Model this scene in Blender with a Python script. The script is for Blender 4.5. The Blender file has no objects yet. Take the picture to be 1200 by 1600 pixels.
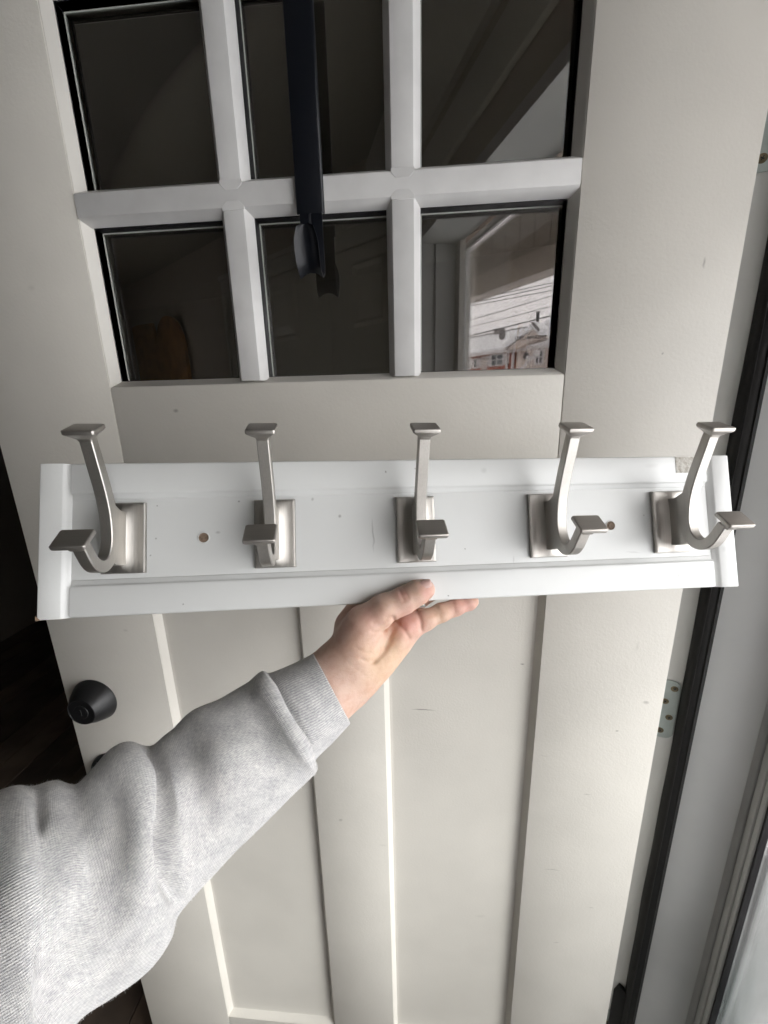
import bpy, bmesh, math, random
import numpy as np
from mathutils import Matrix, Vector
random.seed(7); np.random.seed(7)
S = bpy.context.scene
COL = S.collection
rad = math.radians

# ------------------------------------------------------------------ camera
def RM(rx, ry, rz):
    cx, sx, cy, sy, cz, sz = math.cos(rx), math.sin(rx), math.cos(ry), math.sin(ry), math.cos(rz), math.sin(rz)
    return (np.array([[cz,-sz,0],[sz,cz,0],[0,0,1]]) @ np.array([[cy,0,sy],[0,1,0],[-sy,0,cy]]) @ np.array([[1,0,0],[0,cx,-sx],[0,sx,cx]]))
FPX = 640.0                                   # focal length in pixels of the 1200 x 1600 photograph
C0 = np.array([.109459931, -.521277664, -.0276761])
CM = RM(0, 0, .0830650) @ RM(-.2596167, 0, 0) @ RM(0, .0255136, 0)
cd = bpy.data.cameras.new('camera'); cam = bpy.data.objects.new('camera', cd); COL.objects.link(cam)
cd.sensor_fit = 'HORIZONTAL'; cd.sensor_width = 36; cd.lens = 36*FPX/1200
cd.clip_start = .01; cd.clip_end = 500
m4 = Matrix.Identity(4)
for r in range(3):
    m4[r][0], m4[r][1], m4[r][2], m4[r][3] = CM[r,0], CM[r,2], -CM[r,1], C0[r]
cam.matrix_world = m4
S.camera = cam

# ------------------------------------------------------------------ world, sun, exposure
SUN_EL, SUN_AZ = 38.0, 122.0                  # overcast sun, outside the doorway on the right
w = bpy.data.worlds.new('World'); S.world = w; w.use_nodes = True
nt = w.node_tree; bg = nt.nodes['Background']
sky = nt.nodes.new('ShaderNodeTexSky'); sky.sky_type = 'NISHITA'; sky.sun_disc = False
sky.sun_elevation = rad(SUN_EL); sky.sun_rotation = rad(SUN_AZ); sky.dust_density = 4; sky.air_density = 1
hs = nt.nodes.new('ShaderNodeHueSaturation'); hs.inputs['Saturation'].default_value = .10
mx = nt.nodes.new('ShaderNodeMix'); mx.data_type = 'RGBA'; mx.blend_type = 'MULTIPLY'; mx.inputs[0].default_value = 1
mx.inputs[7].default_value = (3.0, 2.88, 2.9, 1)
ga = nt.nodes.new('ShaderNodeGamma'); ga.inputs[1].default_value = .35       # flat overcast brightness
nt.links.new(sky.outputs[0], hs.inputs['Color']); nt.links.new(hs.outputs[0], ga.inputs[0]); nt.links.new(ga.outputs[0], mx.inputs[6]); nt.links.new(mx.outputs[2], bg.inputs[0])
bg.inputs[1].default_value = .15
sl = bpy.data.lights.new('sun', 'SUN'); so = bpy.data.objects.new('sun', sl); COL.objects.link(so)
sl.energy = 1.0; sl.angle = rad(22); sl.color = (1, .975, .95)
sd = Vector((math.sin(rad(SUN_AZ))*math.cos(rad(SUN_EL)), math.cos(rad(SUN_AZ))*math.cos(rad(SUN_EL)), math.sin(rad(SUN_EL))))
so.rotation_euler = sd.to_track_quat('Z', 'Y').to_euler()
S.view_settings.view_transform = 'Standard'; S.view_settings.look = 'None'; S.view_settings.gamma = 1
S.view_settings.exposure = 2.5
S.cycles.max_bounces = 10; S.cycles.diffuse_bounces = 5; S.cycles.glossy_bounces = 6
S.cycles.transmission_bounces = 6; S.cycles.transparent_max_bounces = 16
S.cycles.sample_clamp_indirect = 6; S.cycles.caustics_reflective = False; S.cycles.caustics_refractive = False
S.cycles.use_denoising = True

# ------------------------------------------------------------------ mapping helpers (building only)
def W(px, py, d):                              # point seen at pixel, d metres along the view axis
    return C0 + CM @ np.array([(px-600)/FPX*d, d, -(py-800)/FPX*d])
def RAY(px, py): return CM @ np.array([(px-600)/FPX, 1, -(py-800)/FPX])
GY = .0265                                      # door glass plane
def MIR(p): return (p[0], 2*GY-p[1], p[2])
def hit(px, py, P, n):
    d = RAY(px, py); P = np.array(P, float); n = np.array(n, float)
    return C0 + ((P-C0) @ n)/(d @ n)*d
PHI = rad(72)
JE = np.array([math.sin(PHI), -math.cos(PHI), 0]); JN = np.array([-math.cos(PHI), -math.sin(PHI), 0]); JA = np.array([.457, .050, 0])
def J(s, t, z): return tuple(JA + JE*s + JN*t + np.array([0, 0, z]))
ZF = -1.54                                     # floor
ZH = .49                                       # head of the doorway
ZC = .92                                       # ceiling

# ------------------------------------------------------------------ materials
def mat(name, color, rough=.5, metal=0, var=.0, vscale=6, bump=0, bscale=200, spec=.5, col2=None, coat=0):
    m = bpy.data.materials.new(name); m.use_nodes = True; n = m.node_tree.nodes; l = m.node_tree.links
    b = n['Principled BSDF']; b.inputs['Base Color'].default_value = (*color, 1); b.inputs['Roughness'].default_value = rough
    b.inputs['Metallic'].default_value = metal; b.inputs['Specular IOR Level'].default_value = spec; b.inputs['Coat Weight'].default_value = coat
    tc = n.new('ShaderNodeTexCoord')
    if var or col2:
        no = n.new('ShaderNodeTexNoise'); no.inputs['Scale'].default_value = vscale; no.inputs['Detail'].default_value = 6
        cr = n.new('ShaderNodeMix'); cr.data_type = 'RGBA'
        c2 = col2 or tuple(c*(1-var) for c in color)
        cr.inputs[6].default_value = (*color, 1); cr.inputs[7].default_value = (*c2, 1)
        mr = n.new('ShaderNodeMapRange'); mr.inputs[1].default_value = .38; mr.inputs[2].default_value = .68
        l.new(tc.outputs['Object'], no.inputs['Vector']); l.new(no.outputs['Fac'], mr.inputs[0]); l.new(mr.outputs[0], cr.inputs[0]); l.new(cr.outputs[2], b.inputs['Base Color'])
    if bump:
        nb = n.new('ShaderNodeTexNoise'); nb.inputs['Scale'].default_value = bscale; nb.inputs['Detail'].default_value = 3
        bp = n.new('ShaderNodeBump'); bp.inputs['Strength'].default_value = bump; bp.inputs['Distance'].default_value = .001
        l.new(tc.outputs['Object'], nb.inputs['Vector']); l.new(nb.outputs['Fac'], bp.inputs['Height']); l.new(bp.outputs[0], b.inputs['Normal'])
    return m

def marks(m, spots, off=(0, 0)):
    """small dirt marks and scuffs with a shape of their own: (x, z, half length, half height, strength)"""
    n = m.node_tree.nodes; l = m.node_tree.links; b = n['Principled BSDF']
    src = b.inputs['Base Color'].links[0].from_socket if b.inputs['Base Color'].links else None
    geo = n.new('ShaderNodeTexCoord'); wob = n.new('ShaderNodeTexNoise'); wob.inputs['Scale'].default_value = 60
    sub = n.new('ShaderNodeVectorMath'); sub.operation = 'MULTIPLY_ADD'; sub.inputs[1].default_value = (.006,)*3
    l.new(geo.outputs['Object'], wob.inputs['Vector']); l.new(wob.outputs['Color'], sub.inputs[0]); l.new(geo.outputs['Object'], sub.inputs[2])
    total = None
    for (x, z, a, h, st) in spots:
        x, z = x-off[0], z-off[1]
        mp = n.new('ShaderNodeMapping'); mp.vector_type = 'POINT'
        mp.inputs['Location'].default_value = (-(x+.003)/a, 0, -(z+.003)/h); mp.inputs['Scale'].default_value = (1/a, 0, 1/h)
        le = n.new('ShaderNodeVectorMath'); le.operation = 'LENGTH'
        mr = n.new('ShaderNodeMapRange'); mr.inputs[1].default_value = 1; mr.inputs[2].default_value = .2; mr.inputs[4].default_value = st
        l.new(sub.outputs[0], mp.inputs[0]); l.new(mp.outputs[0], le.inputs[0]); l.new(le.outputs['Value'], mr.inputs[0])
        if total is None: total = mr.outputs[0]
        else:
            ad = n.new('ShaderNodeMath'); ad.operation = 'MAXIMUM'; l.new(total, ad.inputs[0]); l.new(mr.outputs[0], ad.inputs[1]); total = ad.outputs[0]
    mixn = n.new('ShaderNodeMix'); mixn.data_type = 'RGBA'; mixn.inputs[7].default_value = (.10, .085, .07, 1)
    if src: l.new(src, mixn.inputs[6])
    else: mixn.inputs[6].default_value = b.inputs['Base Color'].default_value
    l.new(total, mixn.inputs[0]); l.new(mixn.outputs[2], b.inputs['Base Color'])

M = {}
M['door'] = mat('door_paint', (.675,.645,.59), .42, var=.07, vscale=7, bump=.22, bscale=300, spec=.4)
marks(M['door'], [(.118,-.485,.022,.0012,.75), (.135,-.335,.013,.005,.16), (.262,-.40,.004,.0018,.6), (.33,-.78,.016,.0016,.25), (.30,-.55,.012,.0014,.12),
  (.40,-.50,.003,.002,.5), (.37,-.62,.008,.0012,.3), (-.02,-.70,.004,.003,.35), (.41,-.36,.003,.010,.12), (-.20,-.03,.004,.003,.5), (.42,.11,.0016,.007,.45), (.39,.02,.0015,.0015,.45), (.435,-.45,.005,.004,.4), (.35,-.95,.006,.0016,.25), (-.33,-.35,.005,.003,.18), (.05,-.75,.009,.003,.10), (.22,-.92,.012,.004,.10), (-.12,-.62,.004,.002,.3), (.40,-.86,.005,.0015,.25), (-.36,.12,.006,.004,.12), (-.34,-.10,.0012,.0012,.4), (.34,-.28,.002,.0012,.4)], (.457, -1.54))
M['lite_frame'] = mat('window_trim_paint', (.67,.645,.60), .4, var=.04, vscale=8, spec=.4)
M['muntin'] = mat('muntin_plastic', (.66,.65,.64), .38, var=.09, vscale=26, bump=.05, bscale=300)
M['black'] = mat('black_spacer', (.008,.008,.010), .5)
M['alu'] = mat('spacer_edge', (.55,.57,.53), .45)  # pale grey standing for the trim reflected at the pane edge
M['jamb'] = mat('jamb_paint', (.68,.685,.67), .45, var=.07, vscale=9, bump=.08, bscale=250)
M['storm'] = mat('storm_aluminium_white', (.60,.60,.59), .35, var=.06, vscale=20)
M['print'] = mat('glass_print_ink', (.10,.09,.09), .7)
M['rubber'] = mat('weatherstrip_rubber', (.007,.0065,.006), .55, bump=.2, bscale=120, spec=.25)
M['steel'] = mat('hinge_zinc', (.42,.47,.45), .45, .35, var=.12, vscale=60, bump=.1)
M['brass'] = mat('aged_screw', (.20,.165,.10), .4, .8, var=.3, vscale=200)
M['dark'] = mat('dark_metal_socket', (.01,.01,.01), .6)
M['blackmetal'] = mat('matte_black_metal', (.012,.012,.013), .38, .1, spec=.5)
M['hanger'] = mat('hanger_black_enamel', (.005,.006,.009), .36, .0, spec=.28, bump=.06, bscale=300)
M['white'] = mat('rack_white_paint', (.79,.795,.78), .36, var=.035, vscale=9, bump=.10, bscale=150, spec=.45)
marks(M['white'], [(-.10,.032,.0016,.0022,.35), (-.028,.0585,.0012,.0016,.7), (.002,.0605,.0016,.0012,.5), (.072,.0575,.004,.004,.14), (-.075,.016,.0022,.0016,.5), (-.042,-.004,.0012,.018,.35),
  (-.016,.026,.0012,.011,.28), (.05,-.02,.001,.001,.7), (.10,-.034,.0012,.005,.2), (-.17,.033,.0012,.0012,.6), (-.245,.03,.001,.001,.6), (-.31,.0,.0015,.002,.4), (.245,.008,.001,.0014,.5),
  (.152,.022,.0012,.0012,.6), (.135,.001,.002,.001,.6), (.275,-.056,.0012,.006,.35), (-.22,-.062,.001,.001,.6), (.03,-.066,.0013,.0009,.7), (.33,-.03,.003,.004,.14), (-.13,-.02,.012,.0011,.2), (.23,-.03,.01,.001,.2), (-.245,.0,.0012,.0012,.5), (-.25,-.016,.0009,.0012,.5), (-.19,.004,.003,.0016,.3), (.255,.06,.009,.003,.12)])
M['plug'] = mat('bare_wood_plug', (.24,.17,.12), .7, var=.45, vscale=320)
M['paperbit'] = mat('torn_label_residue', (.70,.68,.63), .85, col2=(.42,.38,.32), vscale=260, bump=1.0, bscale=500)
M['chip'] = mat('bare_mdf_chip', (.33,.23,.16), .8, var=.3, vscale=300)

def brushed(name, color, axis):
    m = bpy.data.materials.new(name); m.use_nodes = True; n = m.node_tree.nodes; l = m.node_tree.links; b = n['Principled BSDF']
    b.inputs['Metallic'].default_value = 1; b.inputs['Roughness'].default_value = .33
    tc = n.new('ShaderNodeTexCoord'); mp = n.new('ShaderNodeMapping'); sc = [900, 900, 900]; sc[axis] = 18
    mp.inputs['Scale'].default_value = sc; no = n.new('ShaderNodeTexNoise'); no.inputs['Scale'].default_value = 1; no.inputs['Detail'].default_value = 3
    l.new(tc.outputs['Object'], mp.inputs[0]); l.new(mp.outputs[0], no.inputs['Vector'])
    cr = n.new('ShaderNodeMix'); cr.data_type = 'RGBA'; cr.inputs[6].default_value = (*[c*.80 for c in color], 1); cr.inputs[7].default_value = (*[min(1,c*1.12) for c in color], 1)
    l.new(no.outputs['Fac'], cr.inputs[0]); l.new(cr.outputs[2], b.inputs['Base Color'])
    mr = n.new('ShaderNodeMapRange'); mr.inputs[3].default_value = .34; mr.inputs[4].default_value = .56
    l.new(no.outputs['Fac'], mr.inputs[0]); l.new(mr.outputs[0], b.inputs['Roughness'])
    bp = n.new('ShaderNodeBump'); bp.inputs['Strength'].default_value = .12; bp.inputs['Distance'].default_value = .0003
    l.new(no.outputs['Fac'], bp.inputs['Height']); l.new(bp.outputs[0], b.inputs['Normal'])
    return m
M['nickel'] = brushed('brushed_nickel', (.47,.45,.42), 2)
M['nickel_cap'] = brushed('brushed_nickel_cap', (.47,.445,.415), 0)

def glassmat(name, refl, tint, haze=0, wet=False, film=0):
    m = bpy.data.materials.new(name); m.use_nodes = True; n = m.node_tree.nodes; l = m.node_tree.links
    n.remove(n['Principled BSDF']); out = n['Material Output']
    tr = n.new('ShaderNodeBsdfTransparent'); tr.inputs[0].default_value = (*tint, 1)
    gl = n.new('ShaderNodeBsdfGlossy'); gl.inputs['Roughness'].default_value = 0; gl.inputs['Color'].default_value = (1, .975, .97, 1)
    fr = n.new('ShaderNodeFresnel'); fr.inputs[0].default_value = 1.5
    ma = n.new('ShaderNodeMath'); ma.operation = 'MULTIPLY_ADD'; ma.inputs[1].default_value = refl/.04; ma.inputs[2].default_value = 0; ma.use_clamp = True
    mix = n.new('ShaderNodeMixShader'); l.new(fr.outputs[0], ma.inputs[0]); l.new(ma.outputs[0], mix.inputs[0]); l.new(tr.outputs[0], mix.inputs[1]); l.new(gl.outputs[0], mix.inputs[2])
    last = mix
    if haze or wet:
        df = n.new('ShaderNodeBsdfDiffuse'); df.inputs[0].default_value = (.33,.37,.37,1)
        tc = n.new('ShaderNodeTexCoord'); mp = n.new('ShaderNodeMapping'); mp.inputs['Scale'].default_value = (14, 14, 3.5); mp.inputs['Rotation'].default_value = (.25, .15, 0)
        no = n.new('ShaderNodeTexNoise'); no.inputs['Scale'].default_value = 1; no.inputs['Detail'].default_value = 4; no.inputs['Distortion'].default_value = 1.4
        mr = n.new('ShaderNodeMapRange'); mr.inputs[1].default_value = .35; mr.inputs[2].default_value = .7; mr.inputs[3].default_value = haze*.15; mr.inputs[4].default_value = haze
        l.new(tc.outputs['Object'], mp.inputs[0]); l.new(mp.outputs[0], no.inputs['Vector']); l.new(no.outputs['Fac'], mr.inputs[0])
        sz = n.new('ShaderNodeSeparateXYZ'); l.new(tc.outputs['Object'], sz.inputs[0]); zr_ = n.new('ShaderNodeMapRange'); zr_.inputs[1].default_value = 1.0; zr_.inputs[2].default_value = .45; l.new(sz.outputs['Z'], zr_.inputs[0])
        zm = n.new('ShaderNodeMath'); zm.operation = 'MULTIPLY'; l.new(mr.outputs[0], zm.inputs[0]); l.new(zr_.outputs[0], zm.inputs[1])
        m2 = n.new('ShaderNodeMixShader'); l.new(zm.outputs[0], m2.inputs[0]); l.new(mix.outputs[0], m2.inputs[1]); l.new(df.outputs[0], m2.inputs[2]); last = m2
    if film:
        dd = n.new('ShaderNodeBsdfDiffuse'); dd.inputs[0].default_value = (.62,.56,.46,1); m3 = n.new('ShaderNodeMixShader'); m3.inputs[0].default_value = film
        tf = n.new('ShaderNodeTexCoord'); nf = n.new('ShaderNodeTexNoise'); nf.inputs['Scale'].default_value = 9; nf.inputs['Detail'].default_value = 7; nf.inputs['Distortion'].default_value = 1.2; rf = n.new('ShaderNodeMapRange'); rf.inputs[1].default_value = .35; rf.inputs[2].default_value = .7; rf.inputs[3].default_value = film*.55; rf.inputs[4].default_value = film*1.6
        l.new(tf.outputs['Object'], nf.inputs['Vector']); l.new(nf.outputs['Fac'], rf.inputs[0]); l.new(rf.outputs[0], m3.inputs[0])
        l.new(last.outputs[0], m3.inputs[1]); l.new(dd.outputs[0], m3.inputs[2]); last = m3
    l.new(last.outputs[0], out.inputs[0])
    return m
M['glass'] = glassmat('door_glass', .19, (.85,.85,.83), film=.016)
M['glass_back'] = glassmat('door_glass_inner', .012, (.6,.6,.55))
M['storm_glass'] = glassmat('storm_glass', .03, (.97,.98,.98), haze=0)
M['wet_panel'] = glassmat('wet_storm_glass', .03, (.95,.97,.97), haze=.6, wet=True)
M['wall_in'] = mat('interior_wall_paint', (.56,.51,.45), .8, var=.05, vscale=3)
M['wall_dark'] = mat('dark_wall_paint', (.14,.12,.10), .8, var=.05, vscale=3)  # room wall colour darkened to stand for the unlit side and cut bounce
M['ceil'] = mat('ceiling_paint', (.40,.39,.35), .9)
M['trim_in'] = mat('interior_trim_paint', (.66,.66,.60), .45)
M['closet'] = mat('closet_door_paint', (.74,.73,.66), .4)
M['floorwood'] = mat('dark_floor_wood', (.12,.085,.062), .6, var=.5, vscale=8)
M['floorwood2'] = mat('darker_floor_wood', (.075,.054,.041), .6, var=.5, vscale=8)
M['amber'] = mat('amber_wood', (.52,.25,.07), .5, var=.35, vscale=12)
M['siding'] = mat('white_siding', (.62,.60,.56), .6)
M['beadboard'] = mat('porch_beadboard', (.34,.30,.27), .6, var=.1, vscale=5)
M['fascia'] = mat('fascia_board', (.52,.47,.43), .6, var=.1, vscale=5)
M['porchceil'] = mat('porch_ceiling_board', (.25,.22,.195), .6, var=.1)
M['concrete'] = mat('snow_dusted_concrete', (.74,.75,.77), .85, col2=(.45,.45,.45), vscale=3)  # pale snow tone added to bounce daylight onto the lower door
M['wetcon'] = mat('wet_concrete', (.26,.27,.27), .5, var=.3, vscale=5)
M['snow'] = mat('snow', (.88,.88,.89), .8, var=.08, vscale=.6)
M['brick'] = mat('red_brick_wall', (.40,.125,.085), .85, var=.3, vscale=4)
M['beige'] = mat('beige_siding', (.64,.56,.51), .7, var=.06)
M['roofdark'] = mat('roof_edge', (.22,.21,.21), .8)
M['pane_dark'] = mat('far_window_pane', (.10,.11,.12), .2)
M['trimwhite'] = mat('far_white_trim', (.66,.63,.62), .6)
M['pipe'] = mat('dark_flue', (.06,.06,.065), .6)
M['bark'] = mat('bare_tree_bark', (.16,.13,.12), .9)
M['chim'] = mat('chimney_brick', (.26,.24,.235), .8, var=.2, vscale=6)
M['wire'] = mat('black_wire', (.05,.05,.055), .6)

# ------------------------------------------------------------------ mesh helpers
class MB:
    def __init__(s): s.v = []; s.f = []
    def add(s, v, f):
        o = len(s.v); s.v += [tuple(map(float, p)) for p in v]; s.f += [tuple(i+o for i in q) for q in f]; return s
    def box(s, a, b, xf=None):
        x0,y0,z0 = a; x1,y1,z1 = b
        v = [(x0,y0,z0),(x1,y0,z0),(x1,y1,z0),(x0,y1,z0),(x0,y0,z1),(x1,y0,z1),(x1,y1,z1),(x0,y1,z1)]
        if xf: v = [xf(*p) for p in v]
        return s.add(v, [(0,3,2,1),(4,5,6,7),(0,1,5,4),(1,2,6,5),(2,3,7,6),(3,0,4,7)])
    def prism(s, poly, fn, a, b):                 # poly 2D, fn(u, v, w) -> xyz
        n = len(poly); v = [fn(p[0], p[1], a) for p in poly] + [fn(p[0], p[1], b) for p in poly]
        f = [tuple(range(n))[::-1], tuple(range(n, 2*n))] + [(i, (i+1) % n, n+(i+1) % n, n+i) for i in range(n)]
        return s.add(v, f)
    def rings(s, rs, closed=True, cap=True):      # list of rings of points
        k = len(rs[0]); o = len(s.v); s.v += [tuple(map(float, p)) for r in rs for p in r]
        for i in range(len(rs)-1):
            for j in range(k if closed else k-1):
                a = o+i*k+j; b = o+i*k+(j+1) % k; s.f.append((a, b, b+k, a+k))
        if cap: s.f.append(tuple(o+j for j in range(k))[::-1]); s.f.append(tuple(o+(len(rs)-1)*k+j for j in range(k)))
        return s
    def lathe(s, prof, O, ax, n=32):              # prof: (radius, height along ax)
        ax = np.array(ax, float); ax /= np.linalg.norm(ax); t = np.array([0,0,1.]) if abs(ax[2]) < .9 else np.array([1.,0,0])
        u = np.cross(ax, t); u /= np.linalg.norm(u); w_ = np.cross(ax, u); O = np.array(O, float)
        return s.rings([[O+ax*h+(u*math.cos(a)+w_*math.sin(a))*max(r,1e-5) for a in [2*math.pi*i/n for i in range(n)]] for r, h in prof])
    def tube(s, pts, r, n=8):
        pts = [np.array(p, float) for p in pts]; rs = []; ref = np.array([.13,.21,.97])
        for i, p in enumerate(pts):
            t = pts[min(i+1, len(pts)-1)]-pts[max(i-1, 0)]; t /= np.linalg.norm(t)+1e-12
            u = np.cross(t, ref); u /= np.linalg.norm(u); q = np.cross(t, u); rr = r[i] if hasattr(r, '__len__') else r
            rs.append([p+(u*math.cos(2*math.pi*k/n)+q*math.sin(2*math.pi*k/n))*rr for k in range(n)])
        return s.rings(rs)
    def build(s, name, m, parent=None, smooth=False, bevel=0, seg=2, recalc=True, auto=None):
        me = bpy.data.meshes.new(name); me.from_pydata(s.v, [], s.f)
        bm = bmesh.new(); bm.from_mesh(me)
        if recalc: bmesh.ops.recalc_face_normals(bm, faces=bm.faces)
        if bevel:
            bmesh.ops.bevel(bm, geom=[e for e in bm.edges if len(e.link_faces) == 2 and e.calc_face_angle(0) > .5], offset=bevel, segments=seg, affect='EDGES', profile=.5, clamp_overlap=True)
        bm.to_mesh(me); bm.free()
        me.materials.append(m)
        if smooth or auto or bevel:
            me.polygons.foreach_set('use_smooth', [True]*len(me.polygons))
            if auto or bevel: me.set_sharp_from_angle(angle=auto or rad(38))
        me.update(); o = bpy.data.objects.new(name, me); COL.objects.link(o)
        if parent: o.parent = parent
        return o
def tag(o, label=None, cat=None, group=None, kind=None):
    if label: o['label'] = label
    if cat: o['category'] = cat
    if group: o['group'] = group
    if kind: o['kind'] = kind
    return o
def empty(name, label, cat, loc=(0,0,0), group=None, **k):
    o = bpy.data.objects.new(name, None); COL.objects.link(o); o.location = loc; o.empty_display_size = .05
    return tag(o, label, cat, group)
def part(name, m, parent, a, b, xf=None, **k): return MB().box(a, b, xf).build(name, m, parent, **k)
def struct(o): o['kind'] = 'structure'; return o

# ================================================================== ROOM SHELL (structure)
fl = struct(part('floor', M['floorwood2'], None, (-2.75,-3.3,ZF-.15), (.62,3.6,ZF-.012)))
pl_n = 0
x = -2.72
while x < .42:                                                   # dark floor planks, each its own piece
    y = -3.2 - random.random()*.8
    while y < 3.4:
        L = .9+random.random()*.9
        part('plank', random.choice([M['floorwood'], M['floorwood2']]), fl, (x+.001, max(y,-3.25)+.001, ZF-.012), (x+.121, min(y+L,3.5)-.001, ZF-random.random()*.0008), bevel=.0012, seg=1)
        y += L
    x += .123
tin = .13
# wall with the doorway: hinge side, latch side, above head
struct(MB().box((0,-2.7,ZF-.05), (tin,-.030,ZC), J).build('wall_hinge_side', M['wall_in']))
struct(MB().box((0,1.129,ZF-.05), (tin,3.6,ZC), J).build('wall_latch_side', M['wall_in']))
struct(MB().box((0,-.028,ZH+.03), (tin,1.127,ZC), J).build('wall_over_doorway', M['wall_in']))
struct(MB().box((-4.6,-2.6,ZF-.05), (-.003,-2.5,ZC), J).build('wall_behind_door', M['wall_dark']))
# closet wall (oblique), seen only in the glass
P1 = np.array([-.2, 1.5, 0]); D1 = np.array([.81,-.59, 0]); D1 = D1/np.linalg.norm(D1); N1 = np.array([D1[1], -D1[0], 0])
if N1 @ (C0-P1) < 0: N1 = -N1
def V1(u, n_, z): return MIR(P1 + D1*u + N1*n_ + np.array([0,0,z]))
def u1(px, py):
    q = hit(px, py, P1, N1); return float((q-P1) @ D1), float(q[2])
struct(MB().box((-4.6,-.10,ZF-.05), (.33,0,ZC+.05), V1).build('wall_closet_side', M['wall_in']))
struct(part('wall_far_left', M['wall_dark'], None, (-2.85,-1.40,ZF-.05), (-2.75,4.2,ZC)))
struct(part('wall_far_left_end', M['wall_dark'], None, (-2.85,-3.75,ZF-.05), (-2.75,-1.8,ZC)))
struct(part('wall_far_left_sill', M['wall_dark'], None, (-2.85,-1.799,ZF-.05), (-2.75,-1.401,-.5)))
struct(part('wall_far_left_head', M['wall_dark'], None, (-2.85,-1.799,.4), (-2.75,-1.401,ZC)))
rw = empty('room_window', 'small white framed window in the far side wall of the dark room', 'window', (-2.8,-1.60,-.5))  # added opening, unseen, that lights the closet wall and the boards
for (a, b) in [((-.05,-.199,.001),(.05,-.17,.899)), ((-.05,.17,.001),(.05,.199,.899)), ((-.05,-.169,.001),(.05,.169,.04)), ((-.05,-.169,.86),(.05,.169,.899)), ((-.02,-.169,.435),(.02,.169,.465))]:
    part('frame', M['trim_in'], rw, a, b, bevel=.003)
part('glass', M['storm_glass'], rw, (-.004,-.168,.041), (.0,.168,.434)); part('glass', M['storm_glass'], rw, (-.004,-.168,.466), (.0,.168,.859))
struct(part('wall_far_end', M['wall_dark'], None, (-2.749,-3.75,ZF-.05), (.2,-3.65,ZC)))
struct(MB().box((-5.2,-2.7,ZC+.002), (tin,4.6,ZC+.1), J).build('ceiling', M['ceil']))
# casing and closet doors on the oblique wall
uL, _ = u1(368, 480); uR, _ = u1(655, 480); uM1, _ = u1(521, 480)
cz = empty('closet_casing', 'plain painted casing round the closet doors reflected in the door glass', 'casing')
part('side_casing', M['trim_in'], cz, (uL-.10,.001,ZF), (uL-.004,.022,.62), V1, bevel=.004)
part('casing_bead', M['trim_in'], cz, (uL-.035,.023,ZF), (uL-.012,.030,.62), V1)
part('casing_bead', M['trim_in'], cz, (uL-.09,.023,ZF), (uL-.07,.030,.62), V1)
part('side_casing', M['trim_in'], cz, (uR+.004,.001,ZF), (uR+.09,.022,.62), V1, bevel=.004)
part('head_casing', M['trim_in'], cz, (uL-.10,.001,.622), (uR+.09,.024,.71), V1, bevel=.004)
part('casing_bead', M['trim_in'], cz, (uL-.10,.0255,.69), (uR+.09,.036,.712), V1)
for k, (a, b, side) in enumerate([(uL, uM1-.002, 'left'), (uM1+.002, uR, 'right')]):
    cdoor = empty('closet_door', ['closet door leaf nearest the amber boards, three raised panels', 'closet door leaf nearest the bright reflected doorway, three raised panels'][k], 'closet door', V1((a+b)/2, 0, ZF), group='pair of panelled closet doors')
    ofs = np.array(cdoor.location)
    def VX(u, n_, z): return tuple(np.array(V1(u, n_, z))-ofs)
    part('leaf', M['closet'], cdoor, (a,.001,ZF+.01), (b,.020,.615), VX, bevel=.001)
    sw = .115*(b-a)/.45+.02
    for (z0, z1) in [(-1.40,-.72), (-.60,.075), (.245,.56)] if False else [(-1.40,-.66), (-.55,.125), (.30,.56)]:
        z0_, z1_ = z0, z1
        fr = [(a+sw, z0_), (b-sw, z0_), (b-sw, z1_), (a+sw, z1_)]
        mb = MB(); lv = [(0,.0205), (.016,.034), (.032,.0212), (.07,.032)]
        vv = []
        for (ins, h) in lv:
            vv += [VX(a+sw+ins, h, z0_+ins), VX(b-sw-ins, h, z0_+ins), VX(b-sw-ins, h, z1_-ins), VX(a+sw+ins, h, z1_-ins)]
        ff = [(0,1,2,3)]
        for q in range(3):
            for r in range(4): ff.append((q*4+r, q*4+(r+1) % 4, q*4+4+(r+1) % 4, q*4+4+r))
        ff.append((12,13,14,15)); mb.add(vv, ff); mb.build('raised_panel', M['closet'], cdoor)
# cornice running over the doorway wall
struct(MB().prism([(-.001,.90),(-.001,.74),(-.02,.74),(-.035,.78),(-.075,.86),(-.085,.90)], lambda u, v, t: J(u, t, v), -.2, 3.4).build('cornice', M['trim_in']))
# amber boards leaning near the closet wall
ua, za = u1(247, 502); ub, _ = u1(300, 560); uc, zc_ = u1(214, 512)
wb = empty('wooden_boards', 'amber wooden boards with rounded tops, dim in the lower left pane', 'wooden boards', V1((ua+ub)/2, .05, ZF))
ofs2 = np.array(wb.location)
def VW(u, n_, z): return tuple(np.array(V1(u, n_, z))-ofs2)
pts = [(ua-.01, ZF+.001), (ub, ZF+.001)] + [((ua-.01+ub)/2+math.cos(t)*(ub-ua+.01)/2, za-(ub-ua)*.55+math.sin(t)*(ub-ua)*.55) for t in np.linspace(0, math.pi, 14)]
MB().prism(pts, lambda u, v, t: VW(u, t, v), .02, .045).build('board', M['amber'], wb)
pts = [(uc, ZF+.001), (ua-.014, ZF+.001), (ua-.014, zc_-.06), (ua-.03, zc_-.02), (uc+.09, zc_), (uc, zc_-.01)]
MB().prism(pts, lambda u, v, t: VW(u, t, v), .02, .040).build('board', M['amber'], wb)

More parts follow.
